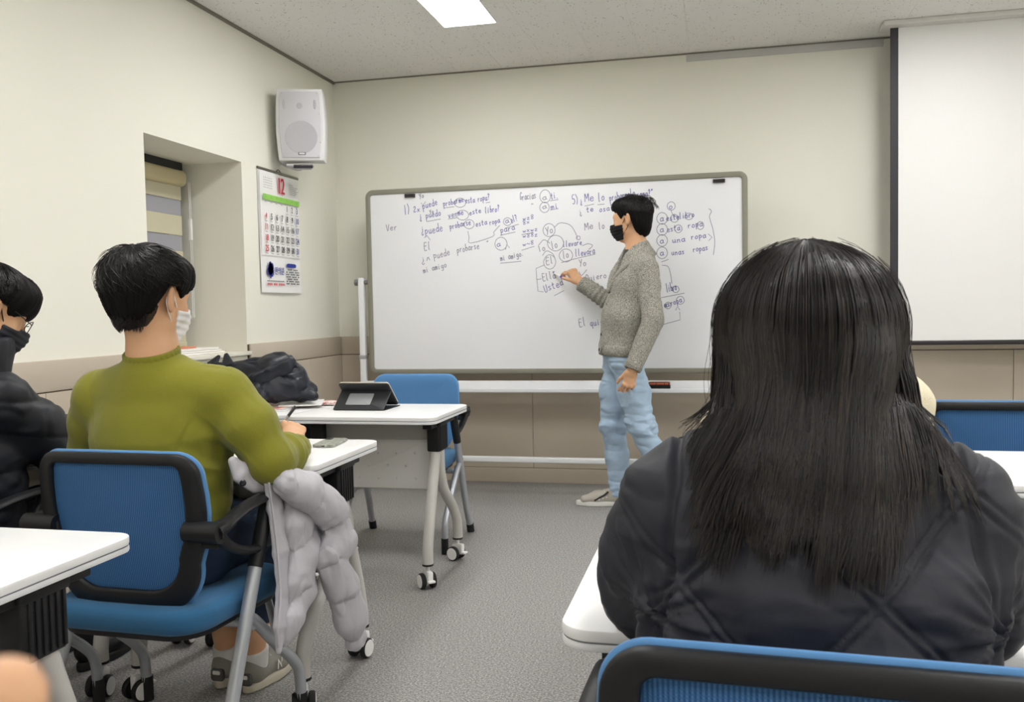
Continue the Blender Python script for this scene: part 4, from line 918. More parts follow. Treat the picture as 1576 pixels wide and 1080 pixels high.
def basis(fwd, up=(0, 0, 1)):
    """columns x (right), y (forward), z (up)"""
    f = unit(fwd); r = unit(np.cross(f, up)); return np.array([r, f, np.cross(r, f)]).T
def M44(R, t): M = np.eye(4); M[:3, :3] = R; M[:3, 3] = t; return M
def toP(M, p): return np.asarray(M)[:3, :3] @ np.asarray(p, float) + np.asarray(M)[:3, 3]
# ================================================================== PEOPLE
M_skin = mat('skin', srgb(212, 165, 128), 0.5, 0.4, bump=0.06, bscale=350, var=0.05, vscale=14)
MATS['skin'].node_tree.nodes['Principled BSDF'].inputs['Subsurface Weight'].default_value = 0.12
MATS['skin'].node_tree.nodes['Principled BSDF'].inputs['Subsurface Radius'].default_value = (0.012, 0.005, 0.003)
M_hair = mat('black_hair', srgb(24, 21, 20), 0.38, 0.4)
M_hair2 = mat('black_hair_base', srgb(15, 13, 13), 0.6, 0.12)
M_fade = mat('cropped_hair', srgb(62, 50, 42), 0.8, 0.2, bump=0.4, bscale=900, var=0.3, vscale=160)
M_eye = mat('eye_white', srgb(228, 222, 216), 0.2); M_iris = mat('eye_iris', srgb(30, 20, 16), 0.15)
M_denim_l = mat('light_denim', srgb(170, 192, 214), 0.8, 0.2, bump=0.25, bscale=700, var=0.2, vscale=7)
M_denim_d = mat('dark_denim', srgb(42, 54, 74), 0.8, 0.2, bump=0.3, bscale=700, var=0.25, vscale=20)
M_green = mat('green_knit', srgb(127, 125, 42), 0.9, 0.15, bump=0.35, bscale=420, sheen=0.2, var=0.05, vscale=6)
M_gknit = mat('grey_marl_knit', srgb(124, 122, 110), 0.95, 0.1, bump=0.5, bscale=300)
speckle(M_gknit, srgb(146, 143, 134), srgb(84, 82, 77), srgb(204, 201, 192), 260, 0.34, 0.66)
M_black = mat('black_nylon', srgb(30, 32, 39), 0.5, 0.35, bump=0.4, bscale=36)
M_quilt = mat('black_quilt', srgb(40, 41, 50), 0.6, 0.35, bump=0.4, bscale=40)
M_cream = mat('cream_fleece', srgb(226, 216, 190), 0.95, 0.1, bump=0.8, bscale=260)

def inv_local(M):
    R = np.asarray(M)[:3, :3].astype(np.float32); t = np.asarray(M)[:3, 3].astype(np.float32)
    def f(x, y, z):
        dx, dy, dz = x - t[0], y - t[1], z - t[2]
        return [dx * R[0, i] + dy * R[1, i] + dz * R[2, i] for i in range(3)]
    return f
def polar_hair(M, c, R, crown, n, m, phi0, phimax, seg, lift=0.0, wob=0.05, seed=1, swirl=0.0, sag=0.0):
    """hairs flowing away from the crown over an ellipsoid; returns (n,m,3) world points"""
    g = np.random.default_rng(seed); e3 = unit(crown); e1 = unit(np.cross(e3, (1, 0, 0.01))) ; e2 = np.cross(e3, e1)
    th = g.uniform(0, 2 * math.pi, n); pm = phimax(th, e1, e2, e3)
    ph0 = phi0 + (pm * 0.92 - phi0) * g.uniform(0, 1, n) ** 0.8; ln = seg * g.uniform(0.7, 1.2, n)
    ph1 = np.minimum(ph0 + ln, pm * g.uniform(0.97, 1.05, n)); t = np.linspace(0, 1, m)[None]
    clump = np.round(th * 14) / 14; th2 = th[:, None] + (clump - th)[:, None] * 0.5 * t + wob * g.normal(0, 1, n)[:, None] * t + swirl * t
    ph = ph0[:, None] * (1 - t) + ph1[:, None] * t
    rad = 1 + lift * np.sin(math.pi * t * 0.6) * g.uniform(0.3, 1.2, n)[:, None] + 0.012 * g.uniform(0, 1, n)[:, None]
    d = np.sin(ph)[..., None] * (np.cos(th2)[..., None] * e1 + np.sin(th2)[..., None] * e2) + np.cos(ph)[..., None] * e3
    P = np.asarray(c) + d * np.asarray(R) * rad[..., None]
    P[..., 2] -= sag * (t ** 2)
    return P @ np.asarray(M)[:3, :3].T + np.asarray(M)[:3, 3]
def cap_hair(M, prims, cut, vox, lock=0.004, nl=26, crown=(0, -0.05, 0.14)):
    """solid hair volume cut along a hairline cut(x,y) -> lowest local z, grooved into locks"""
    loc = inv_local(M)
    def post(d, x, y, z):
        X, Y, Z = loc(x, y, z); X, Y, Z = np.broadcast_arrays(X, Y, Z); return np.maximum(d, (cut(X, Y) - Z) * 0.8)
    V, F = prims.xf(M).mesh(vox, post); V = relax(V, F, 2)
    N = vnormals(V, F); L = (V - np.asarray(M)[:3, 3]) @ np.asarray(M)[:3, :3]
    th = np.arctan2(L[:, 0] - crown[0], L[:, 1] - crown[1]); ra = np.hypot(L[:, 0], L[:, 1] - crown[1]) + np.abs(L[:, 2] - crown[2])
    q = np.c_[np.cos(th) * nl / 3, np.sin(th) * nl / 3, ra * 14]
    V = V + N * (lock * (ridge(q, 1.0, 5) - 0.45) + 0.5 * lock * (ridge(q * [2.3, 2.3, 0.6], 1.0, 9) - 0.45))[:, None]
    return V, F
def mask_part(M, m, parent, strap_m, vox=0.003, low=0.0):
    base = head_prims(); base.ell((0, 0.086, -0.042), (0.034, 0.034, 0.048), 0.03)
    g = base.grow(0.0045); loc = inv_local(M)
    def post(d, x, y, z):
        X, Y, Z = loc(x, y, z); top = -0.006 + low - 0.30 * np.maximum(0, np.abs(X) - 0.012)
        d = np.maximum(d, Z - top); d = np.maximum(d, -0.104 - Z); return np.maximum(d, 0.030 + 0.25 * np.maximum(0, -Z - 0.05) - Y)
    V, F = g.xf(M).mesh(vox, post); V = relax(V, F, 1)
    L = (V - M[:3, 3]) @ M[:3, :3]; V = V + vnormals(V, F) * (0.0012 * np.sin(L[:, 2] * 2 * math.pi / 0.017))[:, None]
    mo = soft_obj('face_mask', V, F, m, parent)
    for s in (-1, 1):
        P = [toP(M, p) for p in ((s * 0.060, 0.036, -0.026 + low), (s * 0.074, 0.012, -0.002), (s * 0.083, -0.008, 0.020), (s * 0.086, -0.024, 0.008), (s * 0.084, -0.026, -0.012), (s * 0.076, -0.008, -0.036), (s * 0.056, 0.034, -0.078))]
        MB().tube(P, 0.0017, 6, sub=5).build('ear_loop', strap_m, mo)
    return mo
def eyes(M, parent):
    for s in (-1, 1):
        e = Soft().ell((s * 0.031, 0.0795, 0.0095), (0.0105, 0.0105, 0.0068), 0.001)
        V, F = e.xf(M).mesh(0.0015); eo = soft_obj('eye', V, F, M_eye, parent)
        V, F = Soft().ell((s * 0.031, 0.0875, 0.0095), (0.0048, 0.0032, 0.0048), 0.001).xf(M).mesh(0.001); soft_obj('iris', V, F, M_iris, eo)
        MB().tube([toP(M, (s * 0.014, 0.0905, 0.030)), toP(M, (s * 0.03, 0.0885, 0.0345)), toP(M, (s * 0.05, 0.074, 0.031))], [0.0022, 0.003, 0.0016], 6, sub=3).build('eyebrow', M_hair2, parent)
def body_mesh(name, parent, head_M, neck_to, limbs, hands, vox=0.0035, extra=None):
    """one body: head and neck fine, limbs under the clothes coarse, hands finest; joined as one mesh"""
    h = head_prims().xf(head_M); nb = np.array(neck_to, float)
    a = toP(head_M, (0, -0.018, -0.045)); h.add(a, nb, (0.055, 0.056), (0.060, 0.060), 0.03, u=head_M[:3, 0]); h.add(nb, nb - np.array([0, 0, 0.08]), 0.062, 0.085, 0.03)
    V, F = h.mesh(vox); parts = [(relax(V, F, 1, 0.4), F)]
    V, F = limbs.mesh(0.014); parts.append((V, F))
    for hp in hands: V, F = hp.mesh(0.0026); parts.append((relax(V, F, 1, 0.4), F))
    V, F = join_parts(parts); return soft_obj(name, V, F, M_skin, parent)
def shoe(Mt, parent, upper_m, sole_m, name='shoe', L=0.275, extras=None, vox=0.004):
    """Mt: local frame, heel at origin on the floor, +y to the toe"""
    u = Soft(); u.add((0, 0.045, 0.055), (0, 0.15, 0.050), (0.036, 0.038), (0.042, 0.034), 0.03, u=(1, 0, 0)); u.add((0, 0.15, 0.048), (0, L - 0.048, 0.036), (0.043, 0.032), (0.040, 0.022), 0.03, u=(1, 0, 0))
    u.add((0, 0.045, 0.06), (0, 0.06, 0.098), (0.034, 0.042), (0.034, 0.044), 0.025, u=(1, 0, 0))
    loc = inv_local(Mt)
    def post(d, x, y, z):
        X, Y, Z = loc(x, y, z); return np.maximum(np.maximum(d, 0.022 - Z), Z - (0.102 - 0.10 * np.clip(Y - 0.04, 0, 0.06)))
    V, F = u.xf(Mt).mesh(vox, post); up = soft_obj(name, V, F, upper_m, parent)
    o = []
    for t in np.linspace(0, 2 * math.pi, 36, endpoint=False):
        y = 0.5 * L + 0.5 * L * math.sin(t); w = 0.034 + 0.012 * math.sin(math.pi * min(1, y / L * 1.0)) * (1 if y > 0.4 * L else 0.6); o.append((w * np.sign(math.cos(t)) * abs(math.cos(t)) ** 0.75, y))
    o = np.array(o)[::-1] if False else np.array(o)
    if np.cross(np.r_[o[1] - o[0], 0], np.r_[o[2] - o[1], 0])[2] < 0: o = o[::-1]
    MB().prism(o, 0.001, 0.030, 0.006, Mt, 3).build('sole', sole_m, up)
    la = MB()
    for k in range(5):
        yy = 0.105 + 0.018 * k; zz = 0.088 - 0.0085 * k; la.tube([toP(Mt, p) for p in ((-0.024, yy, zz - 0.006), (0, yy + 0.004, zz + 0.004), (0.024, yy, zz - 0.006))], 0.003, 6, sub=3)
    la.build('laces', M_white, up)['kind'] = 'stuff'
    return up
def dir_frame(heel, toe): f = unit(np.array([toe[0] - heel[0], toe[1] - heel[1], 0])); return M44(np.array([np.cross(f, (0, 0, 1)), f, (0, 0, 1)]).T, (heel[0], heel[1], 0))

# ------------------------------------------------------------------ 1. the standing teacher at the whiteboard
T = empty('person', (-0.50, 5.07, 0)); tag(T, 'standing person in grey shawl-collar cardigan and light jeans writing on the whiteboard', 'person')
T.location = (0, 0, 0)
ft = unit((-0.90, -0.44, 0)); rt = np.array([ft[1], -ft[0], 0])           # torso forward, right
hipC = np.array([-0.530, 5.06, 0.90]); wst = np.array([-0.505, 5.075, 1.08]); chs = np.array([-0.462, 5.10, 1.27]); shC = np.array([-0.455, 5.11, 1.385])
shR, shL = shC + rt * 0.165 - np.array([0, 0, 0.02]), shC - rt * 0.165 - np.array([0, 0, 0.02])
elR, wrR = np.array([-0.575, 5.345, 1.145]), np.array([-0.812, 5.362, 1.302])
elL, wrL = np.array([-0.345, 4.880, 1.080]), np.array([-0.455, 4.815, 0.815])
kR, aR = np.array([-0.600, 5.115, 0.485]), np.array([-0.572, 5.15, 0.09]); hR_ = hipC + rt * 0.070 - (0, 0, 0.04); hL_ = hipC - rt * 0.070 - (0, 0, 0.04)
kL, aL = np.array([-0.425, 4.945, 0.50]), np.array([-0.255, 4.985, 0.11])
hd = basis((-0.955, 0.25, -0.13)); hM = M44(hd, (-0.482, 5.12, 1.642))
limb = Soft().chain([hipC, wst, chs, shC], [(0.14, 0.10), (0.135, 0.095), (0.15, 0.10), (0.12, 0.07)], 0.05, rt)
limb.chain([shR, elR, wrR], [0.045, 0.04, 0.03], 0.03).chain([shL, elL, wrL], [0.045, 0.04, 0.03], 0.03).chain([hR_, kR, aR], [0.075, 0.052, 0.04], 0.04).chain([hL_, kL, aL], [0.075, 0.052, 0.04], 0.04)
# right hand pinching the marker, left hand hanging half closed
fy = unit((-0.60, 0.10, 0.78)); fz = unit(np.cross(np.cross(fy, (0.55, -0.75, 0.45)), fy)); MR = M44(np.array([np.cross(fy, fz), fy, fz]).T, wrR + fy * 0.012)
handR = hand_prims(curls=((0.85, 0.70, 0.25), (0.95, 0.85, 0.5), (1.0, 1.2, 0.8), (1.1, 1.2, 0.8)), mirror=-1, thumb=(0.30, 0.88, -0.55), thumb_curl=-0.05).xf(MR)
fy = unit((-0.25, 0.0, -1.0)); fz = unit(np.cross(np.cross(fy, (0.35, -0.9, 0)), fy)); ML = M44(np.array([np.cross(fy, fz), fy, fz]).T, wrL + fy * 0.010)
handL = hand_prims(curls=((0.5, 0.8, 0.5), (0.6, 0.9, 0.6), (0.7, 1.0, 0.6), (0.75, 1.0, 0.6)), mirror=1, thumb=(0.45, 0.85, -0.45), thumb_curl=0.2).xf(ML)
body_mesh('body', T, hM, (-0.448, 5.115, 1.455), limb, [handR, handL])
eyes(hM, T)
# hair
tc = Soft().ell((0, -0.022, 0.046), (0.090, 0.114, 0.090), 0.03); tc.ell((0, -0.062, -0.036), (0.068, 0.050, 0.075), 0.05); tc.ell((0, 0.05, 0.085), (0.06, 0.045, 0.04), 0.04)
cutT = lambda X, Y: np.interp(Y, [-0.2, -0.06, -0.035, -0.025, 0.010, 0.03, 0.055, 0.085, 0.2], [-0.112, -0.104, -0.080, 0.012, 0.026, -0.004, 0.046, 0.075, 0.08]) + 0.006 * np.sin(X * 160)
V, F = cap_hair(hM, tc, cutT, 0.004); hc_ = soft_obj('hair', V, F, M_hair2, T)
pmT = lambda th, e1, e2, e3: np.clip(1.45 + 0.35 * np.cos(th), 1.0, 1.9)
P = np.concatenate([polar_hair(hM, (0, -0.022, 0.046), (0.091, 0.115, 0.091), (0, -0.35, 0.94), 1500, 7, 0.1, lambda th, a, b, c: np.where(np.cos(th) > 0.0, 1.25, 1.55), 0.7, 0.03, 0.12, 3),
                    polar_hair(hM, (0, -0.03, 0.044), (0.094, 0.118, 0.094), (0, -0.35, 0.94), 160, 7, 0.1, lambda th, a, b, c: 0 * th + 1.3, 0.5, 0.16, 0.2, 4)])
strands(P, 0.0011, 0.0004, 'hair_strands', M_hair, hc_)
M_mb = mat('black_mask', srgb(34, 34, 36), 0.75, 0.2, bump=0.2, bscale=500)
mask_part(hM, M_mb, T, M_mb)
# cardigan: torso, sleeves, hem; folds
cg = Soft().chain([hipC + (0, 0, 0.03), wst, chs, shC - (0, 0, 0.03)], [(0.166, 0.130), (0.166, 0.130), (0.178, 0.128), (0.155, 0.098)], 0.05, rt)
cg.add(shC - rt * 0.03 + (0, 0, 0.02), shR + (0, 0, 0.0), 0.068, 0.064, 0.05).add(shC + rt * 0.03 + (0, 0, 0.02), shL, 0.068, 0.064, 0.05)
cg.chain([shR, elR, wrR], [0.064, 0.056, 0.044], 0.02).chain([shL, elL, wrL], [0.062, 0.056, 0.043], 0.012)
cg.add((-0.448, 5.115, 1.43), (-0.452, 5.118, 1.475), 0.088, 0.078, 0.04)
vn = (-0.462, 5.108, 1.50)
dw = {}
def cutC(d, x, y, z):
    tt = np.clip((z - wrL[2]) / (elL[2] - wrL[2]), 0, 1); da = (x - (wrL[0] + tt * (elL[0] - wrL[0])))**2 + (y - (wrL[1] + tt * (elL[1] - wrL[1])))**2
    d = np.where(da < 0.0072, d, np.maximum(d, 0.885 - z + 0 * x))
    for a, b in ((elR, wrR), (elL, wrL)):       # cuffs end before the wrists
        w_ = unit(b - a); near = ((x - b[0])**2 + (y - b[1])**2 + (z - b[2])**2) < 0.0144
        pl = (x - b[0]) * w_[0] + (y - b[1]) * w_[1] + (z - b[2]) * w_[2] + 0.004; d = np.where(near, np.maximum(d, pl), d)
    # neck opening: slanted ring cut and the front V
    fx_ = (x + 0.455) * ft[0] + (y - 5.115) * ft[1]; sx_ = (x + 0.455) * rt[0] + (y - 5.115) * rt[1]
    v = np.abs(sx_) - 0.26 * np.clip(z - 1.27, 0, 1) - 0.004
    d = np.where((fx_ > 0.03) & (z > 1.22), np.maximum(d, -np.maximum(v, -(fx_ - 0.03))), d)
    d = np.maximum(d, -(np.maximum(np.sqrt(fx_**2 + sx_**2) - 0.060, 1.36 - z))); return np.maximum(d, z - (1.508 - 0.35 * fx_))
V, F = cg.mesh(0.0055, cutC); V = relax(V, F, 2); N = vnormals(V, F)
low = np.clip((1.05 - V[:, 2]) / 0.15, 0, 1)
disp = 0.010 * (ridge(V, (7, 7, 5), 3) - 0.5) + 0.0045 * (fbm(V, 26, 8) - 0.5)
arm = np.clip(1 - np.abs((V - elR) @ unit(wrR - elR) - 0.12) / 0.16, 0, 1) * (V[:, 0] < -0.60) * (V[:, 1] > 5.2); disp += arm * 0.004 * np.sin(((V - elR) @ unit(wrR - elR)) * 2 * math.pi / 0.032 + 3 * fbm(V, 9, 2))
V = V + N * disp[:, None]; soft_obj('cardigan', V, F, M_gknit, T)
# ribbed hem and cuffs
def rib_ring(c, axis, side, ru, rv, h, name, m, parent, n=72, amp=0.0014, thick=0.006):
    w_ = unit(axis); u_ = unit(np.asarray(side) - w_ * (np.asarray(side) @ w_)); v_ = np.cross(w_, u_); a = np.arange(n * 2) * math.pi / n; V = []; F = []
    rows = [(-h / 2, 0.0), (-h / 2 + 0.004, thick), (0, thick * 1.2), (h / 2 - 0.004, thick), (h / 2, 0.0), (h / 2 - 0.003, -0.004), (-h / 2 + 0.003, -0.004)]
    for t, o in rows: V.append(np.asarray(c) + w_ * t + np.cos(a)[:, None] * u_ * (ru + o + amp * np.cos(a * n / 2)[:, None] * (o > 0)) + np.sin(a)[:, None] * v_ * (rv + o + amp * np.cos(a * n / 2)[:, None] * (o > 0)))
    k = len(rows); q = 2 * n
    for i in range(k):
        for j in range(q): F.append((i*q+j, i*q+(j+1) % q, ((i+1) % k)*q+(j+1) % q, ((i+1) % k)*q+j))
    return mk(name, np.vstack(V), F, m, parent)
rib_ring(hipC + (0.002, 0, 0.008), (0.05, 0, 1), rt, 0.162, 0.126, 0.062, 'hem_rib', M_gknit, T, 60)
rib_ring(wrR - unit(wrR - elR) * 0.026, wrR - elR, (0, 0, 1), 0.040, 0.040, 0.055, 'cuff', M_gknit, T, 22)
rib_ring(wrL - unit(wrL - elL) * 0.026, wrL - elL, rt, 0.042, 0.042, 0.058, 'cuff', M_gknit, T, 22)
# shawl collar: a thick folded roll round the neck running down to the first button
def cpt(f, s, z): return np.array([-0.455, 5.115, 0]) + ft * f + rt * s + np.array([0, 0, z])
col = [cpt(0.150, 0.000, 1.250), cpt(0.130, 0.030, 1.310), cpt(0.095, 0.062, 1.385), cpt(0.040, 0.088, 1.440), cpt(-0.035, 0.080, 1.478), cpt(-0.082, 0.0, 1.490), cpt(-0.035, -0.080, 1.478), cpt(0.040, -0.088, 1.440), cpt(0.095, -0.062, 1.385), cpt(0.130, -0.030, 1.310), cpt(0.150, -0.002, 1.250)]
V = []; Pc = catmull(np.array(col), 6); s_ = Soft()
for k in range(len(Pc) - 1):
    t = k / (len(Pc) - 1); r_ = 0.010 + 0.026 * math.sin(math.pi * t) ** 0.7
    mid = np.array([-0.455, 5.115, Pc[k][2] - 0.02]); out = unit(Pc[k] - mid); s_.add(Pc[k], Pc[k] + out * (0.010 + 0.5 * r_) - np.array([0, 0, 1.3 * r_]), 0.0085, 0.010, 0.010)
V, F = s_.mesh(0.004); soft_obj('shawl_collar', relax(V, F, 2), F, M_gknit, T)
# undershirt, placket and buttons
V, F = Soft().chain([wst, chs, shC + (0, 0, 0.02)], [(0.13, 0.10), (0.15, 0.108), (0.10, 0.075)], 0.04, rt).add((-0.452, 5.116, 1.40), (-0.455, 5.118, 1.452), 0.072, 0.066, 0.03).mesh(0.007); soft_obj('undershirt', V, F, mat('dark_shirt', srgb(58, 64, 64), 0.9), T)
pl = []
for zz in np.linspace(0.90, 1.25, 14):
    c = np.array([np.interp(zz, [0.9, 1.08, 1.27], [hipC[i], wst[i], chs[i]]) for i in (0, 1)]); rv = np.interp(zz, [0.9, 1.08, 1.27], [0.138, 0.139, 0.137]); pl.append(np.r_[c + ft[:2] * rv, zz])
MB().tube(pl, 0.017, 10, flat=0.3, up=ft).build('button_band', M_gknit, T)
for k, zz in enumerate((0.915, 1.00, 1.085, 1.165, 1.235)):
    c = np.array([np.interp(zz, [q[2] for q in pl], [q[i] for q in pl]) for i in range(3)]); c[2] = zz
    MB().lathe([(0.002, 0.0), (0.0095, 0.0), (0.0105, 0.002), (0.008, 0.0045), (0.002, 0.004)], frame(c + ft * 0.003, rt, (0, 0, 1), ft), 14).build('button', mat('button_dark', srgb(40, 36, 32), 0.4), T)
# jeans
jn = Soft().add(hipC - rt * 0.05 - (0, 0, 0.02), hipC + rt * 0.05 - (0, 0, 0.02), 0.100, 0.100, 0.03).add(hipC - (0, 0, 0.02), hipC + (0, 0, 0.06), (0.14, 0.100), (0.135, 0.096), 0.02, rt)
jn.chain([hR_, (hR_ + kR) / 2, kR, (kR + aR) / 2 + ft * -0.01, aR], [0.084, 0.083, 0.068, 0.062, 0.054], 0.04).chain([hL_, (hL_ + kL) / 2, kL, (kL + aL) / 2, aL], [0.084, 0.084, 0.070, 0.063, 0.055], 0.04)
V, F = jn.mesh(0.005, lambda d, x, y, z: np.maximum(np.maximum(d, 0.062 - z + 0 * x), z - 0.955)); V = relax(V, F, 1); N = vnormals(V, F)
kn = np.exp(-((V[:, 2] - 0.50) / 0.10) ** 2) + np.exp(-((V[:, 2] - 0.10) / 0.06) ** 2) + 0.7 * np.exp(-((V[:, 2] - 0.80) / 0.08) ** 2)
V = V + N * (0.020 * kn * (ridge(V, (6, 6, 19), 4) - 0.5) + 0.008 * (ridge(V, (9, 9, 9), 6) - 0.5) + 0.007 * (0.35 + kn) * crease(V, (7, 7, 17), 7, 0.25))[:, None]; jo = soft_obj('jeans', V, F, M_denim_l, T)
# shoes with a dark side stripe
M_shg = mat('shoe_grey', srgb(186, 180, 168), 0.8, 0.2, bump=0.2, bscale=300); M_solew = mat('sole_white', srgb(232, 230, 224), 0.6)
for heel, toe in (((-0.548, 5.150), (-0.81, 5.128)), ((-0.205, 4.985), (-0.46, 4.945))):
    Ms = dir_frame(heel, toe); so_ = shoe(Ms, T, M_shg, M_solew)
    for s in (-1, 1):
        MB().tube([toP(Ms, p) for p in ((s * 0.036, 0.085, 0.088), (s * 0.0435, 0.11, 0.068), (s * 0.0455, 0.145, 0.05), (s * 0.0455, 0.165, 0.037))], 0.006, 8, sub=4).build('side_stripe', mat('stripe_black', srgb(30, 30, 32), 0.6), so_)
        for q in (0.095, 0.115, 0.137): MB().lathe([(0.001, -0.002), (0.004, -0.002), (0.004, 0.002), (0.001, 0.002)], frame(toP(Ms, (s * (0.0475 + 0.002 * (q > 0.1)), q, 0.105 - q * 0.38 - 0.01)), Ms[:3, 1], Ms[:3, 2], Ms[:3, 0] * s), 10).build('eyelet_dot', M_solew, so_)
# the marker in the hand
mk_ = empty('marker_pen', (0, 0, 0)); tag(mk_, 'white marker pen with purple ends held against the whiteboard', 'marker')
tip = np.array([at_y(851, 418, BY - 0.006)[0], BY - 0.004, at_y(851, 418, BY - 0.006)[2]]); pinch = 0.5 * (handR.tips[0] + handR.tips[4]); dv = unit(pinch + np.array([0.0, -0.004, 0.002]) - tip)
MB().tube([tip, tip + dv * 0.012], [0.0022, 0.0045], 10).build('nib', M_iris, mk_)
MB().tube([tip + dv * 0.010, tip + dv * 0.026], [0.006, 0.0078], 12).build('collar', mat('marker_purple', srgb(92, 60, 160), 0.4), mk_)
MB().tube([tip + dv * 0.026, tip + dv * 0.105], 0.0078, 12).build('barrel', M_white, mk_)
MB().tube([tip + dv * 0.105, tip + dv * 0.135], [0.0082, 0.0078], 12).build('end_cap', MATS['marker_purple'], mk_)
# ------------------------------------------------------------------ 2. seated man in the green sweater
Gp = empty('person'); tag(Gp, 'seated person in an olive green sweater and jeans writing at a white desk', 'person')
gx = -1.460
hip = np.array([gx, 2.10, 0.54]); wai = np.array([gx, 2.105, 0.68]); che = np.array([gx - 0.002, 2.125, 0.845]); upc = np.array([gx - 0.004, 2.11, 0.945])
sR, sL = np.array([-1.278, 2.125, 0.932]), np.array([-1.645, 2.125, 0.928])
eR, wR = np.array([-1.160, 2.140, 0.762]), np.array([-1.205, 2.385, 0.757]); eL, wL = np.array([-1.735, 2.19, 0.775]), np.array([-1.605, 2.42, 0.770])
gM = M44(basis((0.22, 1, -0.16)), (-1.468, 2.100, 1.193))
tR, tL = np.array([-1.365, 2.12, 0.525]), np.array([-1.555, 2.12, 0.525]); kR2, kL2 = np.array([-1.360, 2.54, 0.515]), np.array([-1.560, 2.54, 0.51])
aR2, aL2 = np.array([-1.402, 2.452, 0.105]), np.array([-1.508, 2.470, 0.105])
lim = Soft().chain([hip, wai, che, upc], [(0.14, 0.10), (0.135, 0.095), (0.15, 0.10), (0.10, 0.07)], 0.05, (1, 0, 0)).chain([sR, eR, wR], [0.045, 0.04, 0.03], 0.03).chain([sL, eL, wL], [0.045, 0.04, 0.03], 0.03)
lim.chain([tR, kR2, aR2 + (0, 0, 0.06)], [0.075, 0.05, 0.04], 0.04).chain([tL, kL2, aL2 + (0, 0, 0.06)], [0.075, 0.05, 0.04], 0.04)
ank = Soft().chain([aR2 + (-0.006, 0.02, 0.18), aR2 + (0, 0, 0.06), aR2 - (0, 0, 0.03)], [0.046, 0.036, 0.035], 0.02)
ank2 = Soft().chain([aL2 + (0.006, 0.02, 0.18), aL2 + (0, 0, 0.06), aL2 - (0, 0, 0.03)], [0.046, 0.036, 0.035], 0.02)
fy = unit((-0.45, 0.72, 0.50)); fz = unit(np.cross(np.cross(fy, (0.60, -0.35, 0.6)), fy)); gR = M44(np.array([np.cross(fy, fz), fy, fz]).T, wR + fy * 0.024)
hgR = hand_prims(curls=((0.75, 1.1, 0.6), (0.85, 1.15, 0.7), (0.95, 1.2, 0.7), (1.05, 1.2, 0.7)), mirror=-1, thumb=(0.42, 0.85, -0.4), thumb_curl=0.15).xf(gR)
fy = unit((0.75, 0.62, -0.05)); gL = M44(np.array([np.cross(fy, (0, 0, 1.0)), fy, (0, 0, 1.0)]).T, wL + fy * 0.006); gL[:3, 0] = unit(gL[:3, 0]); gL[:3, 2] = np.cross(gL[:3, 0], gL[:3, 1])
hgL = hand_prims(curl=(0.2, 0.3, 0.25), mirror=1).xf(gL)
body_mesh('body', Gp, gM, (-1.464, 2.095, 1.045), lim, [hgR, hgL, ank, ank2])
eyes(gM, Gp)
# hair: heavy mop over a cropped nape
gc = Soft().ell((0, -0.020, 0.050), (0.098, 0.118, 0.090), 0.03).ell((0, -0.072, 0.030), (0.082, 0.06, 0.070), 0.04).ell((0, -0.046, -0.034), (0.066, 0.058, 0.052), 0.045).ell((0, 0.05, 0.075), (0.072, 0.05, 0.05), 0.04)
cutG = lambda X, Y: np.interp(Y, [-0.2, -0.10, -0.060, -0.042, -0.030, 0.006, 0.030, 0.055, 0.085, 0.2], [-0.076, -0.072, -0.050, -0.010, 0.040, 0.042, 0.012, 0.030, 0.040, 0.04]) + 0.006 * np.sin(X * 130) + 0.004 * np.sin(X * 310 + 1)
V, F = cap_hair(gM, gc, cutG, 0.003, 0.005, 30, (0.01, -0.045, 0.14)); go = soft_obj('hair', V, F, M_hair2, Gp)
nape = Soft().ell((0, -0.044, -0.022), (0.0640, 0.0585, 0.075), 0.02); ngl = inv_local(gM)
def cutN(d, x, y, z):
    X, Y, Z = ngl(x, y, z); d = np.maximum(d, (-0.090 + 0.30 * np.abs(X)) - Z); d = np.maximum(d, Y + 0.022 + 0.30 * np.maximum(0, -Z)); return np.maximum(d, Z + 0.02)
V, F = nape.xf(gM).mesh(0.003, cutN); soft_obj('cropped_nape', relax(V, F, 1), F, M_fade, go)
fr_g = lambda th, a, b, c: np.where(np.cos(th) > 0.2, 1.30, 1.72) - 0.12 * np.abs(np.sin(th))
P = np.concatenate([polar_hair(gM, (0, -0.024, 0.046), (0.100, 0.122, 0.095), (0.08, -0.42, 0.90), 2600, 8, 0.08, fr_g, 0.75, 0.035, 0.10, 13, 0.15),
                    polar_hair(gM, (0, -0.026, 0.046), (0.101, 0.124, 0.096), (0.08, -0.42, 0.90), 260, 8, 0.05, fr_g, 0.5, 0.09, 0.2, 14, 0.3)])
strands(P, 0.0009, 0.0003, 'hair_strands', M_hair, go)
g_ = np.random.default_rng(5); nn = 1500; ang = g_.uniform(-1.25, 1.25, nn); zz = g_.uniform(-0.085, -0.01, nn)
root = np.c_[0.0655 * np.sin(ang), -0.044 - 0.060 * np.cos(ang), zz]; sc_ = np.sqrt(np.clip(1 - ((zz + 0.022) / 0.074) ** 2, 0.05, 1)); root[:, 0] *= sc_; root[:, 1] = -0.044 + (root[:, 1] + 0.044) * sc_
keep = root[:, 1] < -0.045; root = root[keep]; out_ = np.c_[root[:, 0], root[:, 1] + 0.044, 0 * root[:, 0] - 0.05]; out_ /= np.linalg.norm(out_, axis=1)[:, None]
Pn = np.stack([root, root + out_ * 0.004 + [0, 0, -0.002], root + out_ * 0.006 + [0, 0, -0.007]], 1) @ gM[:3, :3].T + gM[:3, 3]; strands(Pn, 0.0006, 0.0002, 'nape_stubble', M_hair, go)
M_mw = mat('white_mask', srgb(236, 234, 236), 0.8, 0.2, bump=0.1, bscale=500)
mask_part(gM, M_mw, Gp, M_mw)
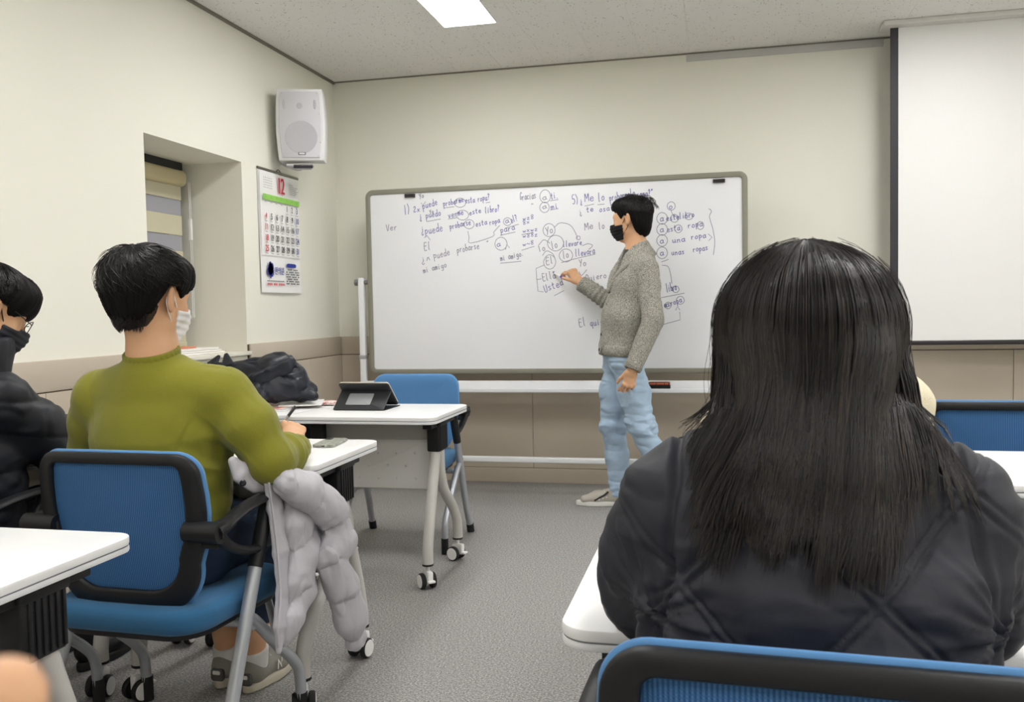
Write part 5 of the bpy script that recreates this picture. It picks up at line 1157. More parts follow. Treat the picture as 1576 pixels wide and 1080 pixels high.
# sweater
sw = Soft().chain([hip - (0, 0, 0.02), wai, che, upc], [(0.178, 0.138), (0.172, 0.134), (0.186, 0.136), (0.120, 0.088)], 0.06, (1, 0, 0))
sw.add(upc + (0.03, -0.012, 0.030), sR + (0.0, 0, 0.004), 0.066, 0.072, 0.05).add(upc + (-0.03, -0.012, 0.030), sL + (0, 0, 0.004), 0.066, 0.072, 0.05).add(upc, upc + (0, -0.012, 0.085), 0.090, 0.064, 0.04)
sw.chain([sR, (sR + eR) / 2 + (0.010, -0.006, 0.008), eR, (eR + wR) / 2 + (0.004, 0, 0.0), wR], [0.068, 0.066, 0.058, 0.050, 0.036], 0.03).chain([sL, (sL + eL) / 2 + (-0.008, 0, 0.005), eL, wL], [0.070, 0.066, 0.062, 0.040], 0.03)
def cutS(d, x, y, z):
    d = np.maximum(d, 0.485 - z + 0 * x)
    for a, b in ((eR, wR), (eL, wL)):
        w_ = unit(b - a); near = ((x - b[0])**2 + (y - b[1])**2 + (z - b[2])**2) < 0.0100; pl_ = (x - b[0]) * w_[0] + (y - b[1]) * w_[1] + (z - b[2]) * w_[2] - 0.004; d = np.where(near, np.maximum(d, pl_), d)
    return np.maximum(d, z - (1.052 - 0.30 * (y - 2.09)))
V, F = sw.mesh(0.0048, cutS); V = relax(V, F, 2); N = vnormals(V, F)
disp = 0.006 * (ridge(V, (5, 5, 4), 21) - 0.5) + 0.003 * (fbm(V, 22, 5) - 0.5)
# creases: at the waist, in the right armpit, along the forearm
arm_r = (V[:, 0] > -1.32); tE = (V - eR) @ unit(wR - eR)
disp += np.exp(-((V[:, 2] - 0.66) / 0.09) ** 2) * 0.010 * (ridge(V, (4, 4, 16), 23) - 0.5)
disp += arm_r * np.exp(-((tE - 0.10) / 0.13) ** 2) * 0.009 * (ridge(np.c_[tE * 26, (V[:, 2] - 0.8) * 8, V[:, 0] * 5], 1.0, 27) - 0.5)
ap = np.array([-1.285, 2.06, 0.80]); da = np.linalg.norm(V - ap, axis=1); disp += np.exp(-(da / 0.09) ** 2) * 0.012 * (ridge(np.c_[(V[:, 0] + V[:, 2]) * 18, V[:, 1] * 4, (V[:, 0] - V[:, 2]) * 5], 1.0, 31) - 0.6)
# armhole seams
for s_c, sx in ((sR, 1), (sL, -1)):
    pl_ = (V[:, 0] - s_c[0] + 0.025 * sx) * sx * 0.95 - (V[:, 2] - 0.93) * 0.30; near = (np.abs(V[:, 2] - 0.9) < 0.16); disp -= near * 0.0018 * np.exp(-(pl_ / 0.005) ** 2)
V = V + N * disp[:, None]; soft_obj('sweater', V, F, M_green, Gp)
rib_ring((-1.464, 2.088, 1.050), (0, -0.30, 1), (1, 0, 0), 0.0700, 0.0640, 0.026, 'neck_rib', M_green, Gp, 60, 0.0007, 0.004)
rib_ring(wR - unit(wR - eR) * 0.012, wR - eR, (0, 0, 1), 0.0365, 0.0365, 0.05, 'cuff', M_green, Gp, 26, 0.0008, 0.005)
rib_ring(wL - unit(wL - eL) * 0.012, wL - eL, (0, 0, 1), 0.0365, 0.0365, 0.05, 'cuff', M_green, Gp, 26, 0.0008, 0.005)
# jeans
gj = Soft().add(hip + (-0.07, -0.01, -0.02), hip + (0.07, -0.01, -0.02), 0.108, 0.108, 0.05).chain([tR, (tR + kR2) / 2, kR2, (kR2 + aR2) / 2 + (0, 0.0, 0.02), aR2 + (-0.002, 0.008, 0.115)], [0.088, 0.082, 0.068, 0.062, 0.058], 0.04).chain([tL, (tL + kL2) / 2, kL2, (kL2 + aL2) / 2, aL2 + (0.0, 0.008, 0.115)], [0.088, 0.082, 0.068, 0.062, 0.058], 0.04)
V, F = gj.mesh(0.006, lambda d, x, y, z: np.maximum(np.maximum(d, 0.205 - z + 0 * x), 0.448 - z - 10 * np.maximum(0, y - 2.33))); V = relax(V, F, 1); N = vnormals(V, F)
V = V + N * (0.008 * (ridge(V, (9, 9, 14), 4) - 0.5))[:, None]; jg = soft_obj('jeans', V, F, M_denim_d, Gp)
bp_ = [(-1.305, 2.00, 0.545), (-1.285, 2.06, 0.535), (-1.275, 2.12, 0.52)]
# socks and running shoes with an N mark and a white heel tab
M_rs = mat('runner_grey', srgb(150, 146, 138), 0.8, 0.2, bump=0.3, bscale=500); M_rd = mat('runner_dark', srgb(84, 82, 80), 0.8); M_rsole = mat('runner_sole', srgb(206, 198, 180), 0.6)
for a_, toe in ((aR2, (-1.385, 2.66)), (aL2, (-1.500, 2.68))):
    V, F = Soft().chain([a_ + (0, 0.004, 0.015), a_ - (0, 0, 0.03)], [0.042, 0.041], 0.01).mesh(0.004, lambda d, x, y, z, a_=a_: np.maximum(d, z - (a_[2] + 0.020 + 0.25 * (y - a_[1])) + 0 * x)); soft_obj('sock', V, F, mat('white_sock', srgb(220, 218, 214), 0.9, bump=0.3, bscale=400), Gp)
    f_ = unit(np.array([toe[0] - a_[0], toe[1] - a_[1], 0])); heel = a_ - f_ * 0.052; Ms = dir_frame(heel, toe); so_ = shoe(Ms, Gp, M_rs, M_rsole)
    MB().rbox((-0.022, -0.0045, 0.026), (0.022, 0.012, 0.066), 0.006, 0.01, ax=1).build('heel_counter', M_rd, so_).matrix_local = Matrix(Ms.tolist())
    MB().rbox((-0.013, -0.0065, 0.048), (0.013, -0.002, 0.060), 0.002, 0.004, ax=1).build('heel_tab', M_solew, so_).matrix_local = Matrix(Ms.tolist())
    for s in (-1, 1):
        pn = Print(M44(Ms[:3, :3] @ np.array([[0, 0, s], [s, 0, 0], [0, 1, 0]], float), toP(Ms, (s * 0.0462, 0.122, 0.056)))); w_ = 0.009
        pn.stroke([(-0.011, -0.014), (-0.009, 0.014)], w_ * 0.6).stroke([(0.009, -0.014), (0.011, 0.014)], w_ * 0.6).stroke([(-0.009, 0.013), (0.009, -0.013)], w_ * 0.6).build('letter_mark', M_solew, so_, 'white letter N on the side')
# pen in the right hand
pen = empty('pen'); tag(pen, 'slim grey ballpoint pen standing up from the writing hand', 'pen')
pinch = 0.5 * (hgR.tips[0] + hgR.tips[4]); pd = unit(at_y(451, 630, 2.47) - pinch); pbot = pinch - pd * 0.035; ptop = pbot + pd * 0.138
MB().tube([pbot, ptop], 0.0042, 10).build('barrel', mat('pen_grey', srgb(176, 174, 172), 0.35), pen)
MB().tube([ptop - pd * 0.03, ptop + pd * 0.006], 0.0046, 10).build('end_cap', mat('pen_dark', srgb(70, 68, 72), 0.4), pen)
MB().tube([ptop + (0.006, -0.003, 0.0), ptop + np.array([0.007, -0.004, 0]) - pd * 0.035], 0.0014, 6).build('clip', MATS['pen_dark'], pen)

# ------------------------------------------------------------------ 3. person in the black padded coat at the left edge
Lp = empty('person'); tag(Lp, 'seated person in a black padded coat and glasses bent over at the left edge', 'person')
lM = M44(basis((0.50, 0.84, -0.58)), (-2.048, 2.175, 1.172))
lhip = np.array([-2.16, 2.10, 0.54]); lche = np.array([-2.16, 2.14, 0.83]); lup = np.array([-2.125, 2.125, 0.965])
lsR, lsL = np.array([-2.000, 2.125, 0.920]), np.array([-2.285, 2.17, 0.92]); leR, lwR = np.array([-1.955, 2.31, 0.765]), np.array([-2.03, 2.50, 0.775]); leL, lwL = np.array([-2.33, 2.33, 0.775]), np.array([-2.19, 2.50, 0.775])
ltR, ltL = np.array([-2.04, 2.12, 0.525]), np.array([-2.22, 2.12, 0.525]); lkR, lkL = np.array([-2.03, 2.55, 0.515]), np.array([-2.23, 2.55, 0.515]); laR, laL = np.array([-2.03, 2.50, 0.10]), np.array([-2.23, 2.50, 0.10])
lim = Soft().chain([lhip, lche, lup], [(0.14, 0.10), (0.15, 0.10), (0.10, 0.07)], 0.05, (1, 0, 0)).chain([lsR, leR, lwR], [0.045, 0.04, 0.03]).chain([lsL, leL, lwL], [0.045, 0.04, 0.03]).chain([ltR, lkR, laR], [0.07, 0.05, 0.04]).chain([ltL, lkL, laL], [0.07, 0.05, 0.04])
hs = []
for wv, mir, d_ in ((lwR, -1, (-0.7, 0.7, 0)), (lwL, 1, (0.7, 0.7, 0))):
    fy = unit(d_); hs.append(hand_prims(curl=(0.3, 0.5, 0.4), mirror=mir).xf(M44(np.array([np.cross(fy, (0, 0, 1.0)), fy, (0, 0, 1.0)]).T, wv + fy * 0.006 + (0, 0, 0.01))))
body_mesh('body', Lp, lM, (-2.105, 2.135, 1.045), lim, hs); eyes(lM, Lp)
lc = Soft().ell((0, -0.018, 0.048), (0.092, 0.114, 0.088), 0.03).ell((0, 0.052, 0.070), (0.076, 0.05, 0.055), 0.04).ell((0, -0.066, -0.010), (0.066, 0.05, 0.06), 0.05)
cutL = lambda X, Y: np.interp(Y, [-0.2, -0.06, -0.035, -0.02, 0.012, 0.03, 0.06, 0.085, 0.2], [-0.075, -0.06, -0.03, 0.034, 0.034, 0.000, 0.016, 0.022, 0.02]) + 0.006 * np.sin(X * 140)
V, F = cap_hair(lM, lc, cutL, 0.0035, 0.005); lo_ = soft_obj('hair', V, F, M_hair2, Lp)
strands(polar_hair(lM, (0, -0.016, 0.046), (0.095, 0.118, 0.093), (0, -0.40, 0.91), 1800, 7, 0.1, lambda th, a, b, c: np.where(np.cos(th) > 0.2, 1.35, 1.6), 0.7, 0.03, 0.10, 23), 0.0009, 0.0003, 'hair_strands', M_hair, lo_)
M_md = mat('dark_grey_mask', srgb(58, 58, 64), 0.8, 0.2); mask_part(lM, M_md, Lp, M_mb)
gl = empty('eyeglasses'); tag(gl, 'thin dark-framed eyeglasses worn by the person in the black coat', 'glasses')
M_gf = mat('glasses_frame', srgb(40, 40, 44), 0.3, metal=0.5)
for s in (-1, 1):
    ring_ = [toP(lM, (s * 0.034 + 0.024 * math.cos(a), 0.106 - 0.006 * abs(math.cos(a)), 0.006 + 0.018 * math.sin(a))) for a in np.linspace(0, 2 * math.pi, 20)]
    MB().tube(ring_, 0.0014, 6, caps=False).build('rim', M_gf, gl)
    MB().tube([toP(lM, p) for p in ((s * 0.058, 0.100, 0.010), (s * 0.074, 0.080, 0.012), (s * 0.085, -0.005, 0.026), (s * 0.086, -0.03, 0.005))], 0.0016, 6, sub=3).build('temple', M_gf, gl)
MB().tube([toP(lM, p) for p in ((-0.010, 0.106, 0.010), (0, 0.110, 0.013), (0.010, 0.106, 0.010))], 0.0014, 6, sub=3).build('bridge', M_gf, gl)
# coat: puffy torso, sleeves and a standing collar
ck = Soft().chain([lhip - (0, 0, 0.05), lhip + (0, 0.01, 0.13), lche, lup], [(0.22, 0.18), (0.20, 0.165), (0.20, 0.155), (0.12, 0.10)], 0.06, (1, 0, 0))
ck.add(lup, lsR, 0.075, 0.080, 0.05).add(lup, lsL, 0.085, 0.088, 0.06).chain([lsR, (lsR + leR) / 2, leR, (leR + lwR) / 2, lwR], [0.082, 0.084, 0.078, 0.070, 0.052], 0.03).chain([lsL, leL, lwL], [0.092, 0.082, 0.055], 0.03)
V, F = ck.mesh(0.006, lambda d, x, y, z: np.maximum(np.maximum(d, z - 1.03 + 0 * x), 0.445 - z)); V = relax(V, F, 1); N = vnormals(V, F)
bz = V[:, 2] + 0.35 * np.clip(V[:, 0] + 1.95, 0, 0.2); puff = np.abs(np.sin(bz * math.pi / 0.105 + 0.5)) ** 0.5
V = V + N * (0.011 * (puff - 0.7) + 0.008 * (ridge(V, (8, 8, 14), 41) - 0.5) + 0.004 * crease(V, (9, 9, 15), 42, 0.25))[:, None]; soft_obj('padded_coat', V, F, M_black, Lp)
cc = Soft()
ctr = np.array([-2.085, 2.125, 1.0]); up_ = unit((0.05, 0.12, 1))
for a in np.linspace(0, 2 * math.pi, 40):
    o_ = np.array([math.cos(a) * 0.092, math.sin(a) * 0.088, 0]); b_ = ctr + o_ * 1.05; t_ = ctr + o_ * 1.08 + up_ * (0.085 + 0.018 * math.sin(a)); cc.add(b_, t_, 0.016, 0.013, 0.012)
V, F = cc.mesh(0.005); V = relax(V, F, 2); V = V + vnormals(V, F) * (0.006 * (ridge(V, (12, 12, 9), 43) - 0.5))[:, None]; soft_obj('stand_collar', V, F, M_black, Lp)
pj = Soft().add(lhip + (-0.07, 0, -0.02), lhip + (0.07, 0, -0.02), 0.105, 0.105, 0.05).chain([ltR, lkR, laR + (0, 0, 0.02)], [0.085, 0.066, 0.055], 0.04).chain([ltL, lkL, laL + (0, 0, 0.02)], [0.085, 0.066, 0.055], 0.04)
V, F = pj.mesh(0.009, lambda d, x, y, z: np.maximum(np.maximum(d, 0.07 - z + 0 * x), 0.448 - z - 10 * np.maximum(0, y - 2.35))); soft_obj('trousers', V, F, mat('dark_trousers', srgb(26, 28, 36), 0.85), Lp)
for a_ in (laR, laL): shoe(dir_frame((a_[0], a_[1] - 0.05), (a_[0] + 0.01, a_[1] + 0.25)), Lp, M_pl, M_rub, vox=0.006)
# ------------------------------------------------------------------ 4. the long-haired person in the quilted jacket
Wp = empty('person'); tag(Wp, 'seated person seen from behind with long straight black hair and a black quilted jacket', 'person')
wx = 0.104
wM = M44(basis((0.0, 1, -0.22)), (wx, 1.150, 1.095))
whip = np.array([wx, 1.06, 0.53]); wwai = np.array([wx, 1.065, 0.68]); wche = np.array([wx, 1.085, 0.83]); wup = np.array([wx, 1.085, 0.945])
wsR, wsL = wup + (0.148, 0.005, -0.036), wup + (-0.148, 0.005, -0.036)
weR, wwR = np.array([wx + 0.186, 1.19, 0.775]), np.array([wx + 0.09, 1.42, 0.765]); weL, wwL = np.array([wx - 0.186, 1.19, 0.775]), np.array([wx - 0.09, 1.42, 0.765])
lim = Soft().chain([whip, wwai, wche, wup], [(0.13, 0.10), (0.12, 0.09), (0.135, 0.095), (0.10, 0.07)], 0.05, (1, 0, 0)).chain([wsR, weR, wwR], [0.04, 0.036, 0.028]).chain([wsL, weL, wwL], [0.04, 0.036, 0.028])
wt_ = []
for s in (-1, 1):
    t_, k_, a_ = np.array([wx + s * 0.09, 1.08, 0.52]), np.array([wx + s * 0.10, 1.49, 0.51]), np.array([wx + s * 0.10, 1.44, 0.10]); wt_.append((t_, k_, a_)); lim.chain([t_, k_, a_], [0.075, 0.05, 0.038])
hs = []
for wv, mir, d_ in ((wwR, -1, (-0.7, 0.7, 0)), (wwL, 1, (0.7, 0.7, 0))):
    fy = unit(d_); hs.append(hand_prims(curl=(0.25, 0.4, 0.3), mirror=mir).xf(M44(np.array([np.cross(fy, (0, 0, 1.0)), fy, (0, 0, 1.0)]).T, wv + fy * 0.006)))
body_mesh('body', Wp, wM, (wx, 1.085, 1.00), lim, hs); eyes(wM, Wp)
# jacket
jk = Soft().chain([whip - (0, 0, 0.03), wwai, wche, wup], [(0.188, 0.150), (0.182, 0.148), (0.190, 0.146), (0.135, 0.095)], 0.06, (1, 0, 0))
jk.add(wup + (0.03, 0, 0.022), wsR, 0.066, 0.070, 0.05).add(wup + (-0.03, 0, 0.022), wsL, 0.066, 0.070, 0.05).add(wup, wup + (0, 0.01, 0.07), 0.10, 0.085, 0.04)
for a, b, c in ((wsR, weR, wwR), (wsL, weL, wwL)): jk.chain([a, (a + b) / 2, b, (b + c) / 2, c], [0.074, 0.078, 0.074, 0.066, 0.048], 0.022)
V, F = jk.mesh(0.0036, lambda d, x, y, z: np.maximum(np.maximum(d, z - 1.03 + 0 * x), 0.43 - z)); V = relax(V, F, 1); N = vnormals(V, F)
# diamond quilting: stitched channels in two directions, puffed in between
u1 = ((V[:, 0] - wx) - (V[:, 2] - 0.745) * 1.0 + 0.05) / 0.205; u2 = ((V[:, 0] - wx) + (V[:, 2] - 0.745) * 1.0 + 0.05) / 0.205
armw = np.clip((np.abs(V[:, 0] - wx) - 0.162) / 0.03, 0, 1); onb = 1 - 0.75 * armw
dist = np.minimum(np.abs(u1 - np.round(u1)), np.abs(u2 - np.round(u2))) * 0.205 * 0.707
disp = onb * (0.011 * (1 - np.exp(-(dist / 0.028) ** 2)) - 0.006 - 0.005 * np.exp(-((dist - 0.0055) / 0.0024) ** 2))
disp += 0.008 * (ridge(V, (6, 6, 12), 51) - 0.5) + 0.004 * (ridge(V, (14, 14, 22), 53) - 0.5) + 0.004 * crease(V, (7, 7, 16), 54, 0.3)
# sleeve seams and the creases that run out of the armpits
for s in (-1, 1):
    xs_ = s * (V[:, 0] - wx); seam = np.exp(-((xs_ - 0.158 - 0.15 * np.clip(0.90 - V[:, 2], -0.05, 0.2)) / 0.006) ** 2) * ((V[:, 1] < 1.12) & (V[:, 2] > 0.70)); disp -= 0.008 * seam
    ap = np.array([wx + s * 0.185, 1.02, 0.80]); r_ = np.linalg.norm(V - ap, axis=1); th = np.arctan2(V[:, 2] - ap[2], s * (V[:, 0] - ap[0])); disp += np.exp(-(r_ / 0.10) ** 2) * 0.012 * (ridge(np.c_[th * 3.2, r_ * 6, V[:, 1] * 3], 1.0, 57) - 0.6)
V = V + N * disp[:, None]; soft_obj('quilted_jacket', V, F, M_quilt, Wp)
# trousers and shoes
pj = Soft().add(whip + (-0.06, 0, -0.02), whip + (0.06, 0, -0.02), 0.10, 0.10, 0.05)
for t_, k_, a_ in wt_: pj.chain([t_, k_, a_ + (0, 0, 0.02)], [0.085, 0.066, 0.055], 0.04)
V, F = pj.mesh(0.009, lambda d, x, y, z: np.maximum(np.maximum(d, 0.07 - z + 0 * x), 0.448 - z - 10 * np.maximum(0, y - 1.30))); soft_obj('trousers', V, F, MATS['dark_trousers'], Wp)
for t_, k_, a_ in wt_: shoe(dir_frame((a_[0], a_[1] - 0.05), (a_[0], a_[1] + 0.21)), Wp, M_pl, M_rub, L=0.25, vox=0.006)
# hair: dark inner volume
M_hw = mat('long_hair', srgb(24, 20, 19), 0.36, 0.4); hcx = np.array([wx, 1.150, 1.095])
def _strand_tint(m):
    N, L, b = nodes_of(m); ge = N.new('ShaderNodeNewGeometry'); mx = N.new('ShaderNodeValToRGB'); e = mx.color_ramp.elements
    e[0].color = (*srgb(13, 11, 11), 1); e[1].color = (*srgb(60, 50, 44), 1); e[0].position = 0.15; k = e.new(0.7); k.color = (*srgb(28, 23, 21), 1)
    L.new(ge.outputs['Random Per Island'], mx.inputs[0]); L.new(mx.outputs[0], b.inputs['Base Color'])
_strand_tint(M_hw)
hv = Soft().ell((wx, 1.135, 1.125), (0.100, 0.113, 0.095), 0.03).add((wx - 0.03, 1.12, 1.09), (wx - 0.03, 1.115, 0.99), (0.066, 0.080), (0.058, 0.060), 0.03).add((wx + 0.03, 1.12, 1.09), (wx + 0.03, 1.115, 0.99), (0.066, 0.080), (0.058, 0.060), 0.03)
hv.add((wx, 1.05, 1.08), (wx - 0.012, 0.995, 0.975), (0.076, 0.034), (0.070, 0.020), 0.03).add((wx - 0.012, 0.988, 0.97), (wx - 0.026, 0.955, 0.915), (0.070, 0.012), (0.066, 0.005), 0.02)
jd = jk.grow(0.004); hvg = hv.grow(0.0015)
hloc = inv_local(wM)
def cutH(d, x, y, z):
    X, Y, Z = hloc(x, y, z); return np.maximum(d, np.minimum(Y - 0.050, 0.075 - Z + 0 * X) * 0.9)   # keep the face free
V, F = hv.mesh(0.004, cutH); V = relax(V, F, 2); hw = soft_obj('hair', V, F, M_hair2, Wp)
# strands: crown to tips, pushed out of the jacket
g = np.random.default_rng(77)
def long_hair(n, m, spread=1.0, fly=0.0, thr=(-1.0, 1.0)):
    nc = 150; cth = g.uniform(thr[0], thr[1], nc) * math.radians(128); cjit = g.normal(0, 1, (nc, 3)); ci = g.integers(0, nc, n)
    th = cth[ci] + g.normal(0, math.radians(3.6), n)                        # azimuth: 0 = back, +- to the sides
    cr = np.array([wx, 1.108, 1.125 + 0.098])                                # crown whorl
    t = np.linspace(0, 1, m)[None, :]
    lay = g.uniform(0.0, 1.0, n)                                             # start distance from the crown
    # over the skull: polar angle from the crown down to the equator
    ph0 = 0.06 + 0.95 * lay; k1 = 0.34; a_ = np.clip(t / k1, 0, 1); ph = ph0[:, None] * (1 - a_) + (math.pi / 2) * a_
    R = np.array([0.107, 0.122, 0.104]) * (1 + 0.010 * g.normal(0, 1, n)[:, None] + fly * np.abs(g.normal(0, 1, n))[:, None])
    dx = np.sin(th)[:, None]; dy = -np.cos(th)[:, None]
    x = wx + R[:, :1] * np.sin(ph) * dx; y = 1.135 + R[:, 1:2] * np.sin(ph) * dy; z = 1.120 + R[:, 2:] * np.cos(ph)
    b = np.clip((t - k1) / (1 - k1), 0, 1)
    back = np.clip(1 - (np.abs(th) - math.radians(48)) / math.radians(26), 0, 1)   # 1 on the back, 0 at the sides
    # tips: back hair fans out over the jacket, lower towards the right; side hair falls in front of the shoulders
    f = th / math.radians(74)
    tipx = wx - 0.035 + 0.125 * f + 0.010 * cjit[ci, 0] - 0.030 * (f < -0.5) * (np.abs(f) - 0.5); tipz = 0.900 + 0.055 * np.clip(-f, 0, 1.2) ** 1.5 - 0.010 * np.clip(f, 0, 1) + 0.014 * cjit[ci, 1] + 0.008 * g.normal(0, 1, n)
    sx_ = wx + np.sign(th) * (0.102 + 0.005 * g.normal(0, 1, n)); tipx = back * tipx + (1 - back) * sx_; tipz = back * tipz + (1 - back) * (0.992 + 0.012 * g.normal(0, 1, n))
    tipy = back * 0.955 + (1 - back) * (1.185 + 0.015 * g.normal(0, 1, n))
    swp = (g.uniform(0, 1, nc) < 0.45)[ci] & (f < -0.6) & (f > -1.05); tipx = np.where(swp, wx - 0.118 + 0.018 * cjit[ci, 2] + 0.006 * g.normal(0, 1, n), tipx); tipz = np.where(swp, 0.915 + 0.02 * cjit[ci, 1] + 0.01 * g.normal(0, 1, n), tipz); tipy = np.where(swp, 0.975, tipy)
    swr = (g.uniform(0, 1, nc) < 0.15)[ci] & (f > 0.7) & (f < 1.1); tipx = np.where(swr, wx + 0.135 + 0.02 * cjit[ci, 2], tipx); tipz = np.where(swr, 0.945 + 0.015 * g.normal(0, 1, n), tipz); tipy = np.where(swr, 1.01, tipy)
    x1 = x[:, -1:]; y1 = y[:, -1:]; z1 = z[:, -1:]
    bs = b ** 1.7; x = x + b * 0 + (tipx[:, None] - x1) * bs; y = y + (tipy[:, None] - y1) * b ** 1.15; z = z + (tipz[:, None] - z1) * b
    # narrow at the nape before fanning out, clumping and stray waves
    nk = np.sin(math.pi * np.clip(b * 1.15, 0, 1)) * back[:, None]; x = x - nk * 0.020 * f[:, None]
    w_ = g.uniform(0, 6.28, n)[:, None]; amp = 0.0022 * spread * (0.3 + b) * g.normal(0, 1, n)[:, None]; x = x + amp * np.sin(5 * t + w_); y = y + 0.6 * amp * np.cos(4 * t + w_)
    cl = cjit[ci]; x = x + 0.004 * cl[:, :1] * b; y = y + 0.003 * cl[:, 1:2] * b
    P = np.stack([x, y, z], 2)
    for _ in range(4):                                                       # keep outside the jacket
        d = jd.at(P); e = 1e-3; gr = np.stack([jd.at(P + np.eye(3)[i] * e) - d for i in range(3)], 2) / e; gr /= np.linalg.norm(gr, axis=2, keepdims=True) + 1e-6
        off = 0.005 + 0.006 * g.uniform(0, 1, (n, 1)); P = P + gr * np.clip(off - d, 0, 0.02)[..., None] * (P[..., 2] < 1.04)[..., None]
        d = hvg.at(P); gr = np.stack([hvg.at(P + np.eye(3)[i] * e) - d for i in range(3)], 2) / e; gr /= np.linalg.norm(gr, axis=2, keepdims=True) + 1e-6
        P = P + gr * np.clip(0.001 + 0.005 * g.uniform(0, 1, (n, 1)) - d, 0, 0.02)[..., None] * (t > 0.12)[..., None]
    for _ in range(5):                                                       # swept locks settle onto the shoulders
        d = jd.at(P); gr = np.stack([jd.at(P + np.eye(3)[i] * e) - d for i in range(3)], 2) / e; gr /= np.linalg.norm(gr, axis=2, keepdims=True) + 1e-6
        m_ = ((swp | swr)[:, None] & (t > 0.62)); P = P - gr * (np.clip(d - 0.006, 0, 0.03) * m_)[..., None] * np.clip((t - 0.62) / 0.2, 0, 1)[..., None]
    return P
P = long_hair(7200, 20); strands(P, 0.00075, 0.0003, 'hair_strands', M_hw, hw)
P = long_hair(260, 20, 4.0, 0.035); strands(P, 0.00035, 0.0002, 'stray_hairs', M_hw, hw)

# ------------------------------------------------------------------ 5. person in cream, mostly hidden by the long hair
Cp = empty('person'); tag(Cp, 'person in a cream fleece jacket half hidden behind the long black hair', 'person')
cx = 0.205; cM = M44(basis((0.0, 1, -0.35)), (cx, 2.19, 1.155))
ch_, cw_, cc_, cu_ = np.array([cx, 2.10, 0.54]), np.array([cx, 2.10, 0.68]), np.array([cx, 2.11, 0.84]), np.array([cx, 2.11, 0.955])
csR, csL = np.array([cx + 0.175, 2.115, 0.920]), np.array([cx - 0.172, 2.14, 0.850]); ceR, cwR = np.array([cx + 0.22, 2.28, 0.775]), np.array([cx + 0.10, 2.47, 0.77]); ceL, cwL = np.array([cx - 0.215, 2.28, 0.775]), np.array([cx - 0.08, 2.47, 0.77])
lim = Soft().chain([ch_, cw_, cc_, cu_], [(0.13, 0.10), (0.12, 0.09), (0.135, 0.095), (0.10, 0.07)], 0.05, (1, 0, 0)).chain([csR, ceR, cwR], [0.04, 0.036, 0.028]).chain([csL, ceL, cwL], [0.04, 0.036, 0.028]); ct_ = []
for s in (-1, 1):
    t_, k_, a_ = np.array([cx + s * 0.09, 2.12, 0.52]), np.array([cx + s * 0.10, 2.54, 0.51]), np.array([cx + s * 0.10, 2.50, 0.10]); ct_.append((t_, k_, a_)); lim.chain([t_, k_, a_], [0.075, 0.05, 0.038])
hs = []
for wv, mir, d_ in ((cwR, -1, (-0.7, 0.7, 0)), (cwL, 1, (0.7, 0.7, 0))):
    fy = unit(d_); hs.append(hand_prims(curl=(0.25, 0.4, 0.3), mirror=mir).xf(M44(np.array([np.cross(fy, (0, 0, 1.0)), fy, (0, 0, 1.0)]).T, wv + fy * 0.006)))
body_mesh('body', Cp, cM, (cx, 2.10, 1.03), lim, hs, vox=0.005); eyes(cM, Cp)
V, F = cap_hair(cM, Soft().ell((0, -0.022, 0.046), (0.092, 0.114, 0.090), 0.03).ell((0, -0.06, -0.03), (0.074, 0.05, 0.07), 0.05), lambda X, Y: np.interp(Y, [-0.2, -0.03, 0.02, 0.06, 0.2], [-0.10, -0.08, 0.0, 0.045, 0.06]), 0.005); soft_obj('hair', V, F, M_hair2, Cp)
cf = Soft().chain([ch_ - (0, 0, 0.03), cw_, cc_, cu_], [(0.185, 0.15), (0.18, 0.145), (0.19, 0.14), (0.13, 0.10)], 0.06, (1, 0, 0)).add(cu_, csR, 0.070, 0.072, 0.05).add(cu_, csL, 0.070, 0.070, 0.05).add(cu_, cu_ + (0, 0, 0.09), 0.10, 0.088, 0.04)
for a, b, c in ((csR, ceR, cwR), (csL, ceL, cwL)): cf.chain([a, b, c], [0.074, 0.068, 0.05], 0.025)
V, F = cf.mesh(0.006, lambda d, x, y, z: np.maximum(np.maximum(d, z - 1.06 + 0 * x), 0.45 - z)); V = V + vnormals(V, F) * (0.006 * (ridge(V, 9, 61) - 0.5) + 0.003 * fbm(V, 60, 63))[:, None]; soft_obj('fleece_jacket', V, F, M_cream, Cp)
pj = Soft().add(ch_ + (-0.06, 0, -0.02), ch_ + (0.06, 0, -0.02), 0.10, 0.10, 0.05)
for t_, k_, a_ in ct_: pj.chain([t_, k_, a_ + (0, 0, 0.02)], [0.085, 0.066, 0.055], 0.04)
V, F = pj.mesh(0.01, lambda d, x, y, z: np.maximum(np.maximum(d, 0.07 - z + 0 * x), 0.448 - z - 10 * np.maximum(0, y - 2.34))); soft_obj('trousers', V, F, MATS['dark_trousers'], Cp)
for t_, k_, a_ in ct_: shoe(dir_frame((a_[0], a_[1] - 0.05), (a_[0], a_[1] + 0.21)), Cp, M_pl, M_rub, L=0.25, vox=0.007)

